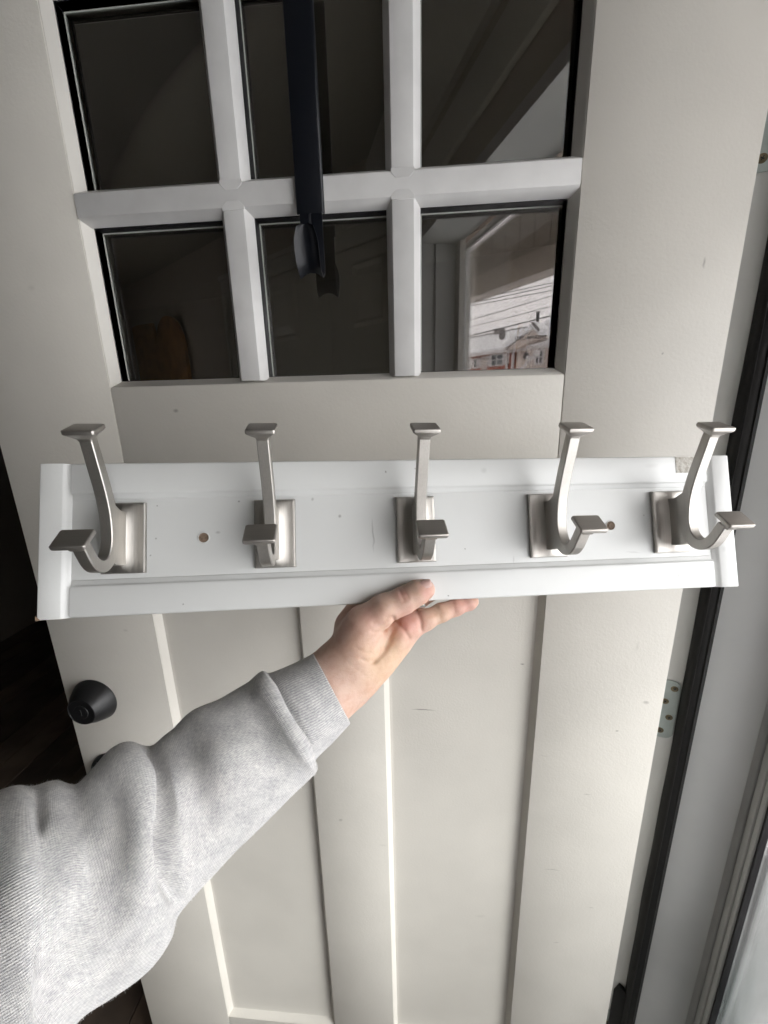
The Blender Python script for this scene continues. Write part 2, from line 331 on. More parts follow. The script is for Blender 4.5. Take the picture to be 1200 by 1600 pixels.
# ================================================================== DOOR FRAME
df = empty('door_frame', 'white wooden jamb right of the open door with hinges and black weatherstrip', 'door frame', J(0,0,ZF))
dfo = np.array(df.location)
def JD(s, t, z): return tuple(np.array(J(s, t, z))-dfo)
part('jamb', M['jamb'], df, (-.002,-.028,ZF), (.143,0,ZH), JD, bevel=.0012)
part('stop', M['jamb'], df, (.060,.0005,ZF+.02), (.143,.0115,ZH-.001), JD, bevel=.0015)
# black compression weatherstrip: bulb + fin with nicks
def wsprof(zz):
    a = .0012*math.sin(zz*9)+.0006*math.sin(zz*31)
    return [(.0485+a*.4,.0006),(.0475+a,.006),(.0490+a,.0115),(.0525+a,.0150),(.0580,.0165),(.0640,.0160),(.0680,.0145),(.0700,.0130),(.0700,.0118),(.062,.0118),(.0595,.0006)]
zs = np.linspace(ZF+.02, ZH-.004, 120)
MB().rings([[JD(s, t, z) for s, t in wsprof(z)] for z in zs]).build('weatherstrip', M['rubber'], df, auto=rad(50))
MB().rings([[JD(s, t, z) for s, t in [(.0535,.0158),(.0548,.0176),(.0562,.0162)]] for z in zs]).build('weatherstrip_rib', M['rubber'], df)
MB().rings([[JD(s, t, z) for s, t in [(.0635,.0162),(.0648,.0178),(.0662,.0160)]] for z in zs]).build('weatherstrip_rib', M['rubber'], df)
MB().add([JD(.030,.0012,ZF+.02), JD(.050,.0012,ZF+.02), JD(.052,.0016,-1.135), JD(.047,.0018,-1.118), JD(.038,.0016,-1.112), JD(.031,.0014,-1.135),
          JD(.030,.006,ZF+.02), JD(.050,.008,ZF+.02), JD(.052,.009,-1.137), JD(.047,.008,-1.121), JD(.038,.006,-1.115), JD(.031,.005,-1.137)],
         [(0,1,2,3,4,5),(6,7,8,9,10,11)]+[(i,(i+1)%6,6+(i+1)%6,6+i) for i in range(6)]).build('corner_seal', M['rubber'], df)
# latch side jamb, stop, head jamb, inside casings
part('jamb', M['jamb'], df, (-.002,1.100,ZF), (.143,1.128,ZH), JD, bevel=.0012)
part('stop', M['jamb'], df, (.060,1.0885,ZF+.02), (.143,1.0995,ZH-.001), JD, bevel=.0015)
part('head_jamb', M['jamb'], df, (-.002,-.027,ZH+.0005), (.143,1.128,ZH+.028), JD)
part('threshold', M['storm'], df, (-.01,.001,ZF), (.15,1.099,ZF+.018), JD, bevel=.004)
part('casing', M['trim_in'], df, (-.018,1.110,ZF), (-.003,1.18,ZH+.015), JD, bevel=.003)
part('head_casing', M['trim_in'], df, (-.019,-.05,ZH+.10), (-.003,1.40,ZH+.20), JD, bevel=.003)
def hinge(zc):
    h = .0515
    rr = .012; pts = []
    for cxs, czs, a0 in [(.048-rr, zc+h-rr, 0), (.004+rr, zc+h-rr, 90), (.004+rr, zc-h+rr, 180), (.048-rr, zc-h+rr, 270)]:
        for t in np.linspace(a0, a0+90, 6): pts.append((cxs+rr*math.cos(rad(t)), czs+rr*math.sin(rad(t))))
    hp = MB().prism(pts, lambda u, v, t: JD(u, t, v), .0004, .0022).build('hinge', M['steel'], df, bevel=.0004, seg=1)
    for (s_, dz) in [(.0395,.0385), (.0305,.0145), (.0390,-.0125), (.0305,-.0385)]:
        c = np.array(JD(s_, .0024, zc+dz))
        MB().lathe([(.0046,-.0006),(.0050,.0),(.0044,.0006),(.0030,.0003),(.0006,.0002)], c, JN, 20).build('screw', M['brass'], hp, auto=rad(30))
        sl_ = MB()
        sl_.box((-.0021,.0007,-.0005), (.0021,.0011,.0005), lambda a, b, c_: tuple(c+JE*(a*.8+c_*.5)+JN*b+np.array([0,0,1])*(c_-a*.5)))
        sl_.box((-.0005,.00075,-.0021), (.0005,.00115,.0021), lambda a, b, c_: tuple(c+JE*(a*.8+c_*.5)+JN*b+np.array([0,0,1])*(c_-a*.5)))
        sl_.build('screw_slot', M['dark'], hp)
    MB().lathe([(.006,-.0505),(.0065,-.05),(.0065,.05),(.006,.0505)], np.array(JD(-.004,.001,zc)), (0,0,1), 20).build('knuckle', M['steel'], hp, auto=rad(30))
for zc in (-.4915, .258, -1.25): hinge(zc)

# ================================================================== STORM DOOR (closed, seen edge-on at the right)
sdr = empty('storm_door', 'white framed storm door with wet glass at the lower right edge', 'storm door', J(.15,0,ZF))
sdo = np.array(sdr.location)
def JS(s, t, z): return tuple(np.array(J(s, t, z))-sdo)
part('hinge_rail', M['storm'], sdr, (.1435,-.028,ZF+.01), (.152,.0090,ZH), JS, bevel=.001)
part('hinge_rail', M['storm'], sdr, (.1525,-.028,ZF+.01), (.185,.0060,ZH), JS, bevel=.001)
zlo, zhi = ZF+.02, ZH-.003
part('stile', M['storm'], sdr, (.1545,.0085,zlo), (.185,.0240,zhi), JS, bevel=.0018)
part('stile', M['storm'], sdr, (.1560,.0262,zlo), (.185,.0370,zhi), JS, bevel=.0018)
part('gasket', M['black'], sdr, (.1590,.0372,zlo), (.175,.0418,zhi), JS)
part('stile', M['storm'], sdr, (.156,1.078,zlo), (.185,1.096,zhi), JS, bevel=.002)
part('rail', M['storm'], sdr, (.156,.0425,zhi-.02), (.185,1.077,zhi), JS, bevel=.002)
part('rail', M['storm'], sdr, (.156,.0425,zlo), (.185,1.077,zlo+.06), JS, bevel=.002)
part('pane', M['wet_panel'], sdr, (.166,.0425,zlo+.061), (.1685,1.077,zhi-.021), JS)

# ================================================================== FRONT DOOR
dr = empty('front_door', 'off-white panelled front door with six-lite window, standing open', 'door', (.457,.022,ZF))
dof = np.array(dr.location)
def DX(x_, y_, z_): return (x_-dof[0], y_-dof[1], z_-dof[2])
XW, XI, XP, XQ, ZT, ZPB, ZPT = .457, .2830, .2833, .0596, .4034, -1.2446, -.168
def dpart(name, m, a, b, **k): return part(name, m, dr, a, b, DX, **k)
g = .0003
dpart('stile', M['door'], (-XW,0,ZF+.008), (-XP-g,.044,ZH-.004), bevel=.0009)
dpart('stile', M['door'], (XP+g,0,ZF+.008), (XW,.044,ZH-.004), bevel=.0009)
dpart('top_rail', M['door'], (-XP+g,0,ZT), (XP-g,.044,ZH-.004), bevel=.0009)
dpart('lock_rail', M['door'], (-XP+g,.00015,ZPT), (XP-g,.044,0), bevel=.0009)
dpart('bottom_rail', M['door'], (-XP+g,.00015,ZF+.008), (XP-g,.044,ZPB), bevel=.0009)
dpart('mullion', M['door'], (-XQ,.0003,ZPB+g), (XQ,.044,ZPT-g), bevel=.0009)
for (x0, x1) in [(-XP, -XQ), (XQ, XP)]:
    mb = MB(); lv = [(0,.0012), (.0066,.0114), (.0105,.0118)]
    vv = []
    for (i_, h) in lv: vv += [DX(x0+i_, h, ZPB+i_), DX(x1-i_, h, ZPB+i_), DX(x1-i_, h, ZPT-i_), DX(x0+i_, h, ZPT-i_)]
    vv += [DX(x0, .043, ZPB), DX(x1, .043, ZPB), DX(x1, .043, ZPT), DX(x0, .043, ZPT)]
    ff = [(8,9,10,11), (12,13,14,15)]
    for q in range(2):
        for r in range(4): ff.append((q*4+r, q*4+(r+1) % 4, q*4+4+(r+1) % 4, q*4+4+r))
    for r in range(4): ff.append((r, (r+1) % 4, 12+(r+1) % 4, 12+r))
    mb.add(vv, ff).build('recessed_panel', M['door'], dr)
# window trim: four mitred reveals
yi, wi = .0135, .0085
def reveal(p0, p1, q0, q1):   # outer edge p0-p1 at y=0, inner q0-q1 at y=yi (x,z)
    v = [DX(p0[0],.0006,p0[1]), DX(p1[0],.0006,p1[1]), DX(q1[0],yi,q1[1]), DX(q0[0],yi,q0[1]), DX(p0[0],.043,p0[1]), DX(p1[0],.043,p1[1]), DX(q1[0],.043,q1[1]), DX(q0[0],.043,q0[1])]
    MB().add(v, [(0,1,2,3),(4,5,6,7),(0,1,5,4),(1,2,6,5),(2,3,7,6),(3,0,4,7)]).build('window_trim', M['lite_frame'], dr, bevel=.0006, seg=1)
o4 = [(-XI,0), (XI,0), (XI,ZT), (-XI,ZT)]; i4 = [(-XI+wi,wi), (XI-wi,wi), (XI-wi,ZT-wi), (-XI+wi,ZT-wi)]
for k in range(4): reveal(o4[k], o4[(k+1) % 4], i4[k], i4[(k+1) % 4])
# muntins
fw, bw, ym = .0118, .0075, .0125
ZM = .2015
mp_ = lambda c: [(c-fw-bw, ym), (c-fw, .0002), (c+fw, .0002), (c+fw+bw, ym)]
MB().prism(mp_(ZM), lambda u, v, t: DX(t, v-.0016, u), -XI+.0006, XI-.0006).build('muntin', M['muntin'], dr, bevel=.0003, seg=2, auto=rad(24))
for c in (-.0956, .0956):
    for (z0, z1) in [(.0035, ZM-fw-bw*.2), (ZM+fw+bw*.2, ZT-.0035)]:
        MB().prism(mp_(c), lambda u, v, t: DX(u, v-.0013, t), z0, z1).build('muntin', M['muntin'], dr, bevel=.0003, seg=2, auto=rad(24))
    for sgn in (1, -1):                                   # moulded clip where the bars meet, thin joint line round it
        zc = ZM+sgn*(fw-.001)
        P8 = [(c-fw-.001, zc), (c-fw*.62, zc-sgn*.0052), (c+fw*.62, zc-sgn*.0052), (c+fw+.001, zc), (c+fw+.001, zc+sgn*.004), (c-fw-.001, zc+sgn*.004)]
        MB().prism(P8, lambda u, v, t: DX(u, t, v), -.00175, .004).build('muntin_clip', M['muntin'], dr, bevel=.0002, seg=1)
# panes (front glass in six lites, one inner glass), black spacer, thin pale strip drawn as the trim's reflection
cols = [(-XI+wi, -.0956-fw), (-.0956+fw, .0956-fw), (.0956+fw, XI-wi)]; rows = [(wi, ZM-fw), (ZM+fw, ZT-wi)]
fb = fw+bw
cols = [(-XI+wi, -.0956-fb), (-.0956+fb, .0956-fb), (.0956+fb, XI-wi)]; rows = [(wi, ZM-fb), (ZM+fb, ZT-wi)]
for (a, b) in cols:
    for (c, d) in rows:
        dpart('pane', M['glass'], (a-.001,GY,c-.001), (b+.001,GY+.0012,d+.001))
        wl_ = MB(); k_ = .0012; y0, y1 = .0128, GY-.0001
        wl_.box((a-k_, y0, c-k_), (a, y1, d+k_), DX); wl_.box((b, y0, c-k_), (b+k_, y1, d+k_), DX)
        wl_.box((a+.00001, y0, d), (b-.00001, y1, d+k_), DX); wl_.box((a+.00001, y0, c-k_), (b-.00001, y1, c), DX)
        wl_.build('glass_gasket', M['black'], dr)
        e2 = MB(); e2.box((a+.0001, GY-.0014, c+.0002), (a+.0013, GY-.0003, d-.0002), DX); e2.box((a+.0015, GY-.0014, d-.0014), (b-.0003, GY-.0003, d-.0001), DX)
        e2.build('glazing_bead', M['alu'], dr)  # reflection of the trim put in as a pale strip, left and top
dpart('inner_pane', M['glass_back'], (-XI+.002,GY+.0125,.002), (XI-.002,GY+.0150,ZT-.002))
# deadbolt and knob
def knobish(name, x_, z_, prof, m=M['blackmetal']):
    return MB().lathe(prof, DX(x_, 0, z_), (0,-1,0), 48).build(name, m, dr, auto=rad(32))
kx = -.4075
db = knobish('deadbolt', kx, -.4765, [(.0,-.001),(.0365,0),(.0370,.0015),(.0362,.004),(.0300,.0170),(.0232,.0275),(.0222,.0290),(.0212,.0292),(.0206,.0286),(.0180,.0283),(.0,.0283)])
MB().lathe([(.0115,.0),(.0118,.0006),(.0112,.0012),(0,.0012)], DX(kx,-.0284,-.4765), (0,-1,0), 32).build('key_cylinder', M['blackmetal'], db, auto=rad(30))
part('keyhole', M['dark'], db, (kx-.0012,-.0305,-.4815), (kx+.0012,-.0297,-.4715), DX)
kb = knobish('door_knob', kx, -.6165, [(.0,-.001),(.0335,0),(.0340,.002),(.0325,.006),(.0200,.0095),(.0140,.013),(.0130,.026),(.0165,.033),(.0245,.040),(.0275,.048),(.0265,.056),(.0210,.0615),(.0120,.0635),(0,.064)])
MB().lathe([(.0075,0),(.0078,.0008),(0,.001)], DX(kx,-.0640,-.6165), (0,-1,0), 24).build('key_cylinder', M['blackmetal'], kb, auto=rad(30))

# ================================================================== OVER-THE-DOOR HANGER
hg = empty('door_hanger', 'black metal over-the-door wreath hanger hanging down the door window', 'hanger', (-.006,-.006,ZH))
ho = np.array(hg.location)
def HX(x_, y_, z_): return (x_-ho[0], y_-ho[1], z_-ho[2])
hx = -.0063; hw = .0152; zb = .1765
sp = [(hx-hw,-.0050),(hx-hw,-.0075),(hx-hw+.0015,-.0085),(hx+hw-.0015,-.0085),(hx+hw,-.0075),(hx+hw,-.0020),(hx+hw-.0016,-.0020),(hx+hw-.0016,-.0065),(hx-hw+.0016,-.0065),(hx-hw+.0016,-.0050)]
MB().prism(sp, lambda u, v, t: HX(u, v, t), zb, ZH+.0005).build('strap', M['hanger'], hg, bevel=.0004, seg=1)
part('top_bend', M['hanger'], hg, (hx-hw,-.0085,ZH+.001), (hx+hw,.050,ZH+.0035), HX, bevel=.0006)
part('rear_lip', M['hanger'], hg, (hx-hw,.0465,ZH-.05), (hx+hw,.050,ZH+.0005), HX, bevel=.0006)
# inner slide and the scooped hook: sections across x, path in (y,z)
path = [(-.0070,.200,.0125,0), (-.0070,.170,.0125,0), (-.0072,.152,.0125,.000), (-.0076,.138,.0127,.0006), (-.0090,.1255,.0130,.0018), (-.0125,.1185,.0130,.0034), (-.0170,.1160,.0130,.0046), (-.0215,.1185,.0126,.0050), (-.0250,.1250,.0130,.0052), (-.0275,.1340,.0132,.0050), (-.0292,.1430,.0127,.0045), (-.0302,.1500,.0108,.0038), (-.0307,.1550,.0090,.0034), (-.0309,.1575,.0035,.0026)]
rs = []
for i, (y_, z_, hw_, cup) in enumerate(path):
    a = path[max(i-1,0)]; b = path[min(i+1,len(path)-1)]; ty, tz = b[0]-a[0], b[1]-a[1]; L = math.hypot(ty, tz); ny, nz = tz/L, -ty/L
    th = .0011; top, bot = [], []
    for k in range(17):
        u = -1+2*k/16; c_ = -cup*(u*u)*1.25-(.0008 if abs(u) < .12 and i < 4 else 0)
        top.append(HX(hx+.0005-.0001*i+u*hw_, y_+ny*(c_+th), z_+nz*(c_+th))); bot.append(HX(hx+.0005-.0001*i+u*hw_, y_+ny*(c_-th), z_+nz*(c_-th)))
    rs.append(top+bot[::-1])
MB().rings(rs).build('hook', M['hanger'], hg, auto=rad(45))

# ================================================================== COAT RACK
SC = .88
RB = RM(-.323, .0266, .183); RP = np.array([.1088,-.1348,-.1488]); RP = C0+SC*(RP-C0)
rk = empty('coat_rack', 'white painted wall rack with five brushed nickel double hooks held in one hand', 'coat rack')
rm = Matrix.Identity(4)
for r in range(3):
    for c in range(3): rm[r][c] = RB[r, c]*SC
    rm[r][3] = RP[r]
rk.matrix_world = rm
def RW(x_, y_, z_): return RP+SC*(RB @ np.array([x_, y_, z_]))
H2, BW, XS, RZ = .0700, .345, .3185, .0415
part('back_board', M['white'], rk, (-XS-.004,.0042,-H2+.0006), (XS+.004,.0205,H2-.0006), bevel=.0012)
for zs_ in (1, -1):
    zi, zo = RZ*zs_, H2*zs_
    prof = [(zo,.0195),(zo,.0020),(zo-.0006*zs_,.0006),(zo-.002*zs_,0),(zi+.0022*zs_,0),(zi+.0006*zs_,.0006),(zi,.0018),(zi-.0010*zs_,.0026),(zi-.0038*zs_,.0032),(zi-.0050*zs_,.0040),(zi-.0050*zs_,.0195)]
    MB().prism(prof, lambda u, v, t: (t, v, u), -XS+.0008, XS-.0008).build('rail', M['white'], rk, bevel=.0007, seg=2)
for xs_ in (1, -1):
    xo, xi_ = BW*xs_, XS*xs_
    xi2 = xo-.0205*xs_
    prof = [(xo,.0205),(xo,.0018),(xo-.0005*xs_,.0005),(xo-.0018*xs_,0),(xi2+.001*xs_,0),(xi2,.0004),(xi2-.0015*xs_,.0016),(xi2-.0035*xs_,.0030),(xi_+.0006*xs_,.0038),(xi_,.0044),(xi_,.0205)]
    MB().prism(prof, lambda u, v, t: (u, v, t), -H2-.0004, H2+.0002).build('stile', M['white'], rk, bevel=.0006, seg=2)
MB().add([(-BW-.0003,-.0002,-H2-.0008),(-BW+.0045,-.0003,-H2-.0008),(-BW-.0003,-.0003,-H2+.0035),(-BW-.0003,.003,-H2-.0008)], [(0,1,2),(0,1,3),(0,2,3),(1,2,3)]).build('corner_chip', M['chip'], rk)
for (hx_, hz_) in [(-.2027,-.0014), (.2068,-.0018)]:
    MB().rings([[(hx_+math.cos(t)*r_, y_, hz_+math.sin(t)*r_) for t in np.linspace(0, 2*math.pi, 25)[:-1]] for r_, y_ in [(.0055,.0044),(.0056,.00375),(.0050,.0035),(.0046,.0038),(.0044,.0043)]], cap=False).build('hole_rim', M['white'], rk, smooth=True)
    MB().lathe([(.0,.0),(.0045,0),(.0045,.0006),(.0030,.0001),(.0024,.0007),(0,.0006)], (hx_, .0041, hz_), (0,-1,0), 20).build('wood_plug', M['plug'], rk)
part('label_residue', M['paperbit'], rk, (.2825,-.00035,.0520), (.3060,.0002,.0693))
scw = MB().lathe([(.0,0),(.0016,0),(.0016,.010),(.0030,.0105),(.0034,.0125),(0,.013)], (.0035,.008,-H2+.006), (0,-.35,-1), 16).build('screw', M['steel'], rk, auto=rad(30))

def plate():
    nx, nz = 22, 30; hw_, hh = .0192, .0325; e = .0042; mb = MB(); idx = {}
    prof_x = np.concatenate([[-hw_, -hw_+.0002, -hw_+.0007], np.linspace(-hw_+.0013, hw_-.0013, nx), [hw_-.0007, hw_-.0002, hw_]])
    prof_z = np.concatenate([[-hh, -hh+.0002, -hh+.0007], np.linspace(-hh+.0013, hh-.0013, nz), [hh-.0007, hh-.0002, hh]])
    def h(x_, z_):
        ed = min(hw_-abs(x_), hh-abs(z_)); base = e if ed > .0013 else {0: e-.0018}.get(0)
        if ed <= 1e-6: return e-.0016
        if ed < .0004: return e-.0008
        if ed < .001: return e-.0002
        a = max(0, 1-abs(x_)/.0145); b_ = max(0, 1-(abs(z_)/.0315)**4)
        return e+.0062*(a**1.7)*b_
    for z_ in prof_z:
        for x_ in prof_x: mb.v.append((x_, .0041-h(x_, z_), z_))
    n_ = len(prof_x); m_ = len(prof_z)
    for j in range(m_-1):
        for i in range(n_-1): a = j*n_+i; mb.f.append((a, a+1, a+n_+1, a+n_))
    per = [i for i in range(n_)]+[j*n_+n_-1 for j in range(1, m_)]+[(m_-1)*n_+i for i in range(n_-2, -1, -1)]+[j*n_ for j in range(m_-2, 0, -1)]
    o = len(mb.v)
    for p_ in per: mb.v.append((mb.v[p_][0], .0041, mb.v[p_][2]))
    for k in range(len(per)): mb.f.append((per[k], o+k, o+(k+1) % len(per), per[(k+1) % len(per)]))
    return mb
def arm():
    c = [(.0545,.0805,.0044),(.0500,.0725,.0046),(.0430,.0600,.0048),(.0360,.0475,.0050),(.0295,.0345,.0052),(.0245,.0220,.0055),(.0215,.0100,.0058),(.0205,-.0020,.0059),(.0225,-.0120,.0058),(.0272,-.0195,.0055),(.0340,-.0232,.0052),(.0415,-.0230,.0050),(.0485,-.0192,.0048),(.0545,-.0130,.0046),(.0610,-.0055,.0045)]
    # smooth the centre line
    P = np.array(c); t = np.arange(len(P)); tt = np.linspace(0, len(P)-1, 60); Q = []
    for q in tt:
        i = int(min(max(q, 0), len(P)-2)); f = q-i; p0, p1, p2, p3 = P[max(i-1,0)], P[i], P[i+1], P[min(i+2,len(P)-1)]
        Q.append(.5*((2*p1)+(-p0+p2)*f+(2*p0-5*p1+4*p2-p3)*f*f+(-p0+3*p1-3*p2+p3)*f**3))
    Q = np.array(Q); rs = []
    for i in range(len(Q)):
        d = Q[min(i+1,59)][:2]-Q[max(i-1,0)][:2]; d /= np.linalg.norm(d); nrm = np.array([d[1], -d[0]]); c_ = Q[i][:2]; h = Q[i][2]
        hx2 = .0049-.0006*min(1, i/8.)*0
        ring = []
        ch = .0007
        for (a, b) in [(-hx2+ch,-h),(hx2-ch,-h),(hx2,-h+ch),(hx2,h-ch),(hx2-ch,h),(-hx2+ch,h),(-hx2,h-ch),(-hx2,-h+ch)]:
            dd = c_+nrm*b; ring.append((a, -dd[0], dd[1]))
        rs.append(ring)
    mb = MB().rings(rs)
    return mb
def web():
    pts = [(.002,-.0245),(.010,-.0245),(.018,-.0235),(.024,-.0210),(.0230,-.012),(.0205,.0),(.0215,.010),(.0235,.0205),(.0262,.0300),(.0185,.0275),(.0120,.0245),(.0090,.0240),(.002,.0240)]
    return MB().prism(pts, lambda u, v, t: (t, -u, v), -.00435, .00435)
def finial(cd_, cz_, nd, nz_, hx_, hd_):
    n_ = np.array([nd, nz_]); n_ /= np.linalg.norm(n_); t_ = np.array([n_[1], -n_[0]])     # t_: outward/down direction
    lv = [(.93,0,.0), (1,-.0007,0), (1,-.0034,0), (.93,-.0044,0), (.44,-.0088,0), (.38,-.0112,0)]
    rs = []
    for (s_, h, _) in lv:
        ring = []
        r_ = .10
        for (a, b) in [(-1+r_,-1),(1-r_,-1),(1,-1+r_),(1,1-r_),(1-r_,1),(-1+r_,1),(-1,1-r_),(-1,-1+r_)]:
            p = np.array([cd_, cz_])+n_*h+t_*(b*hd_*s_); ring.append((a*hx_*s_, -p[0], p[1]))
        rs.append(ring)
    return MB().rings(rs)
HS = .1364
lab = ['leftmost hook, leaning left over the left end of the rack', 'second hook from the left, beside the plugged hole', 'middle hook above the thumb', 'fourth hook, left of the right-hand hole', 'rightmost hook, beside the torn label residue']
first = None
for k in range(5):
    X = (k-2)*HS
    if first is None:
        p = plate().build('coat_hook', M['nickel'], rk, auto=rad(28)); p.location = (X, 0, .0004)
        a_ = arm().build('hook_arm', M['nickel'], p, auto=rad(40)); w_ = web().build('hook_web', M['nickel'], p, bevel=.0005)
        f1 = finial(.0602,.0868,.53,.85,.0118,.0100).build('finial', M['nickel_cap'], p, bevel=.0004, seg=2)
        f2 = finial(.0712,.0000,.71,.71,.0124,.0095).build('finial', M['nickel_cap'], p, bevel=.0004, seg=2)
        first = p; kids = [a_, w_, f1, f2]
    else:
        p = first.copy(); COL.objects.link(p); p.parent = rk; p.location = (X, 0, .0004)
        for q in kids: c = q.copy(); COL.objects.link(c); c.parent = p
    p['label'] = lab[k]

# ================================================================== PERSON: hand, forearm, sleeve
per = empty('person', 'person in a heathered pale grey sweatshirt, left hand gripping the white coat rack', 'person', tuple(W(-150, 1500, .24)))
po = np.array(per.location)
# depth of the rack's faces along the view axis for a pixel
def rackdepth(px, py, yl):
    n = RB[:, 1]; P = RW(0, yl, 0); d = RAY(px, py); return ((P-C0) @ n)/(d @ n)
dF = rackdepth(640, 930, 0); dB = rackdepth(640, 930, .0205)
bones = []   # (p0, r0, p1, r1, k)
def bone(a, b, k=.006): bones.append((W(*a[:3]), a[3], W(*b[:3]), b[3], k))
tz = dF-.0095
thumb = [(548,1010,tz+.004,.0165), (568,975,tz-.001,.0148), (600,953,tz-.002,.0125), (632,937,tz-.0005,.0107), (652,926,tz+.0005,.0100), (664,921,tz+.0015,.0084)]
for i in range(len(thumb)-1): bone(thumb[i], thumb[i+1], .004)
# metacarpals
wr = (524,1066,dF-.006)
kn = {'index': (574,968,dB+.006), 'middle': (598,974,dB+.005), 'ring': (618,972,dB+.002), 'pinky': (636,981,dF+.010)}
bone((520,1058,wr[2],.0185), (*kn['index'],.0130), .010)
bone((530,1064,wr[2]+.003,.0180), (*kn['middle'],.0130), .010)
bone((540,1070,wr[2]+.003,.0170), (*kn['ring'],.0125), .010)
bone((552,1072,wr[2],.0150), (*kn['pinky'],.0118), .010)
bone((570,1052,dF-.003,.0135), (616,1000,dF+.006,.0135), .010)       # hypothenar
bone((556,1040,dF-.004,.0170), (560,1000,tz+.004,.0165), .008)       # thenar
bone((545,975,dF+.012,.0120), (560,955,dB+.004,.0120), .010)         # back of the hand rising behind the rack
# fingers: pinky in view, the others flat behind the rack
def fing(ps, k=.006):
    for i in range(len(ps)-1): bone(ps[i], ps[i+1], k)
def db_(px, py): return rackdepth(px, py, .0205)
fing([(*kn['pinky'],.0112), (664,969,dF+.013,.0084), (690,957,dF+.017,.0074), (712,949,dF+.020,.0067), (733,942,dF+.024,.0058), (739,939,dF+.025,.0048)])
fing([(*kn['ring'],.0120), (652,936,db_(652,936)+.012,.0086), (697,914,db_(697,914)+.011,.0080), (735,898,db_(735,898)+.010,.0072), (751,890,db_(751,890)+.010,.0062)])
fing([(*kn['middle'],.0122), (640,918,db_(640,918)+.014,.0090), (682,895,db_(682,895)+.012,.0084), (722,880,db_(722,880)+.011,.0076), (741,874,db_(741,874)+.010,.0066)])
fing([(*kn['index'],.0122), (612,905,db_(612,905)+.015,.0090), (650,872,db_(650,872)+.012,.0084), (684,850,db_(684,850)+.011,.0076), (700,840,db_(700,840)+.010,.0066)])
# wrist and forearm
bone((538,1052,wr[2]+.001,.0215), (500,1092,wr[2]-.008,.0240), .012)
bone((520,1048,wr[2]+.001,.0195), (480,1085,wr[2]-.006,.0230), .012)
bone((500,1092,wr[2]-.008,.0240), (440,1140,.319,.0250), .012)
bone((480,1085,wr[2]-.006,.0230), (430,1128,.319,.0235), .012)
bone((436,1136,.319,.0245), (350,1200,.305,.0250), .012)

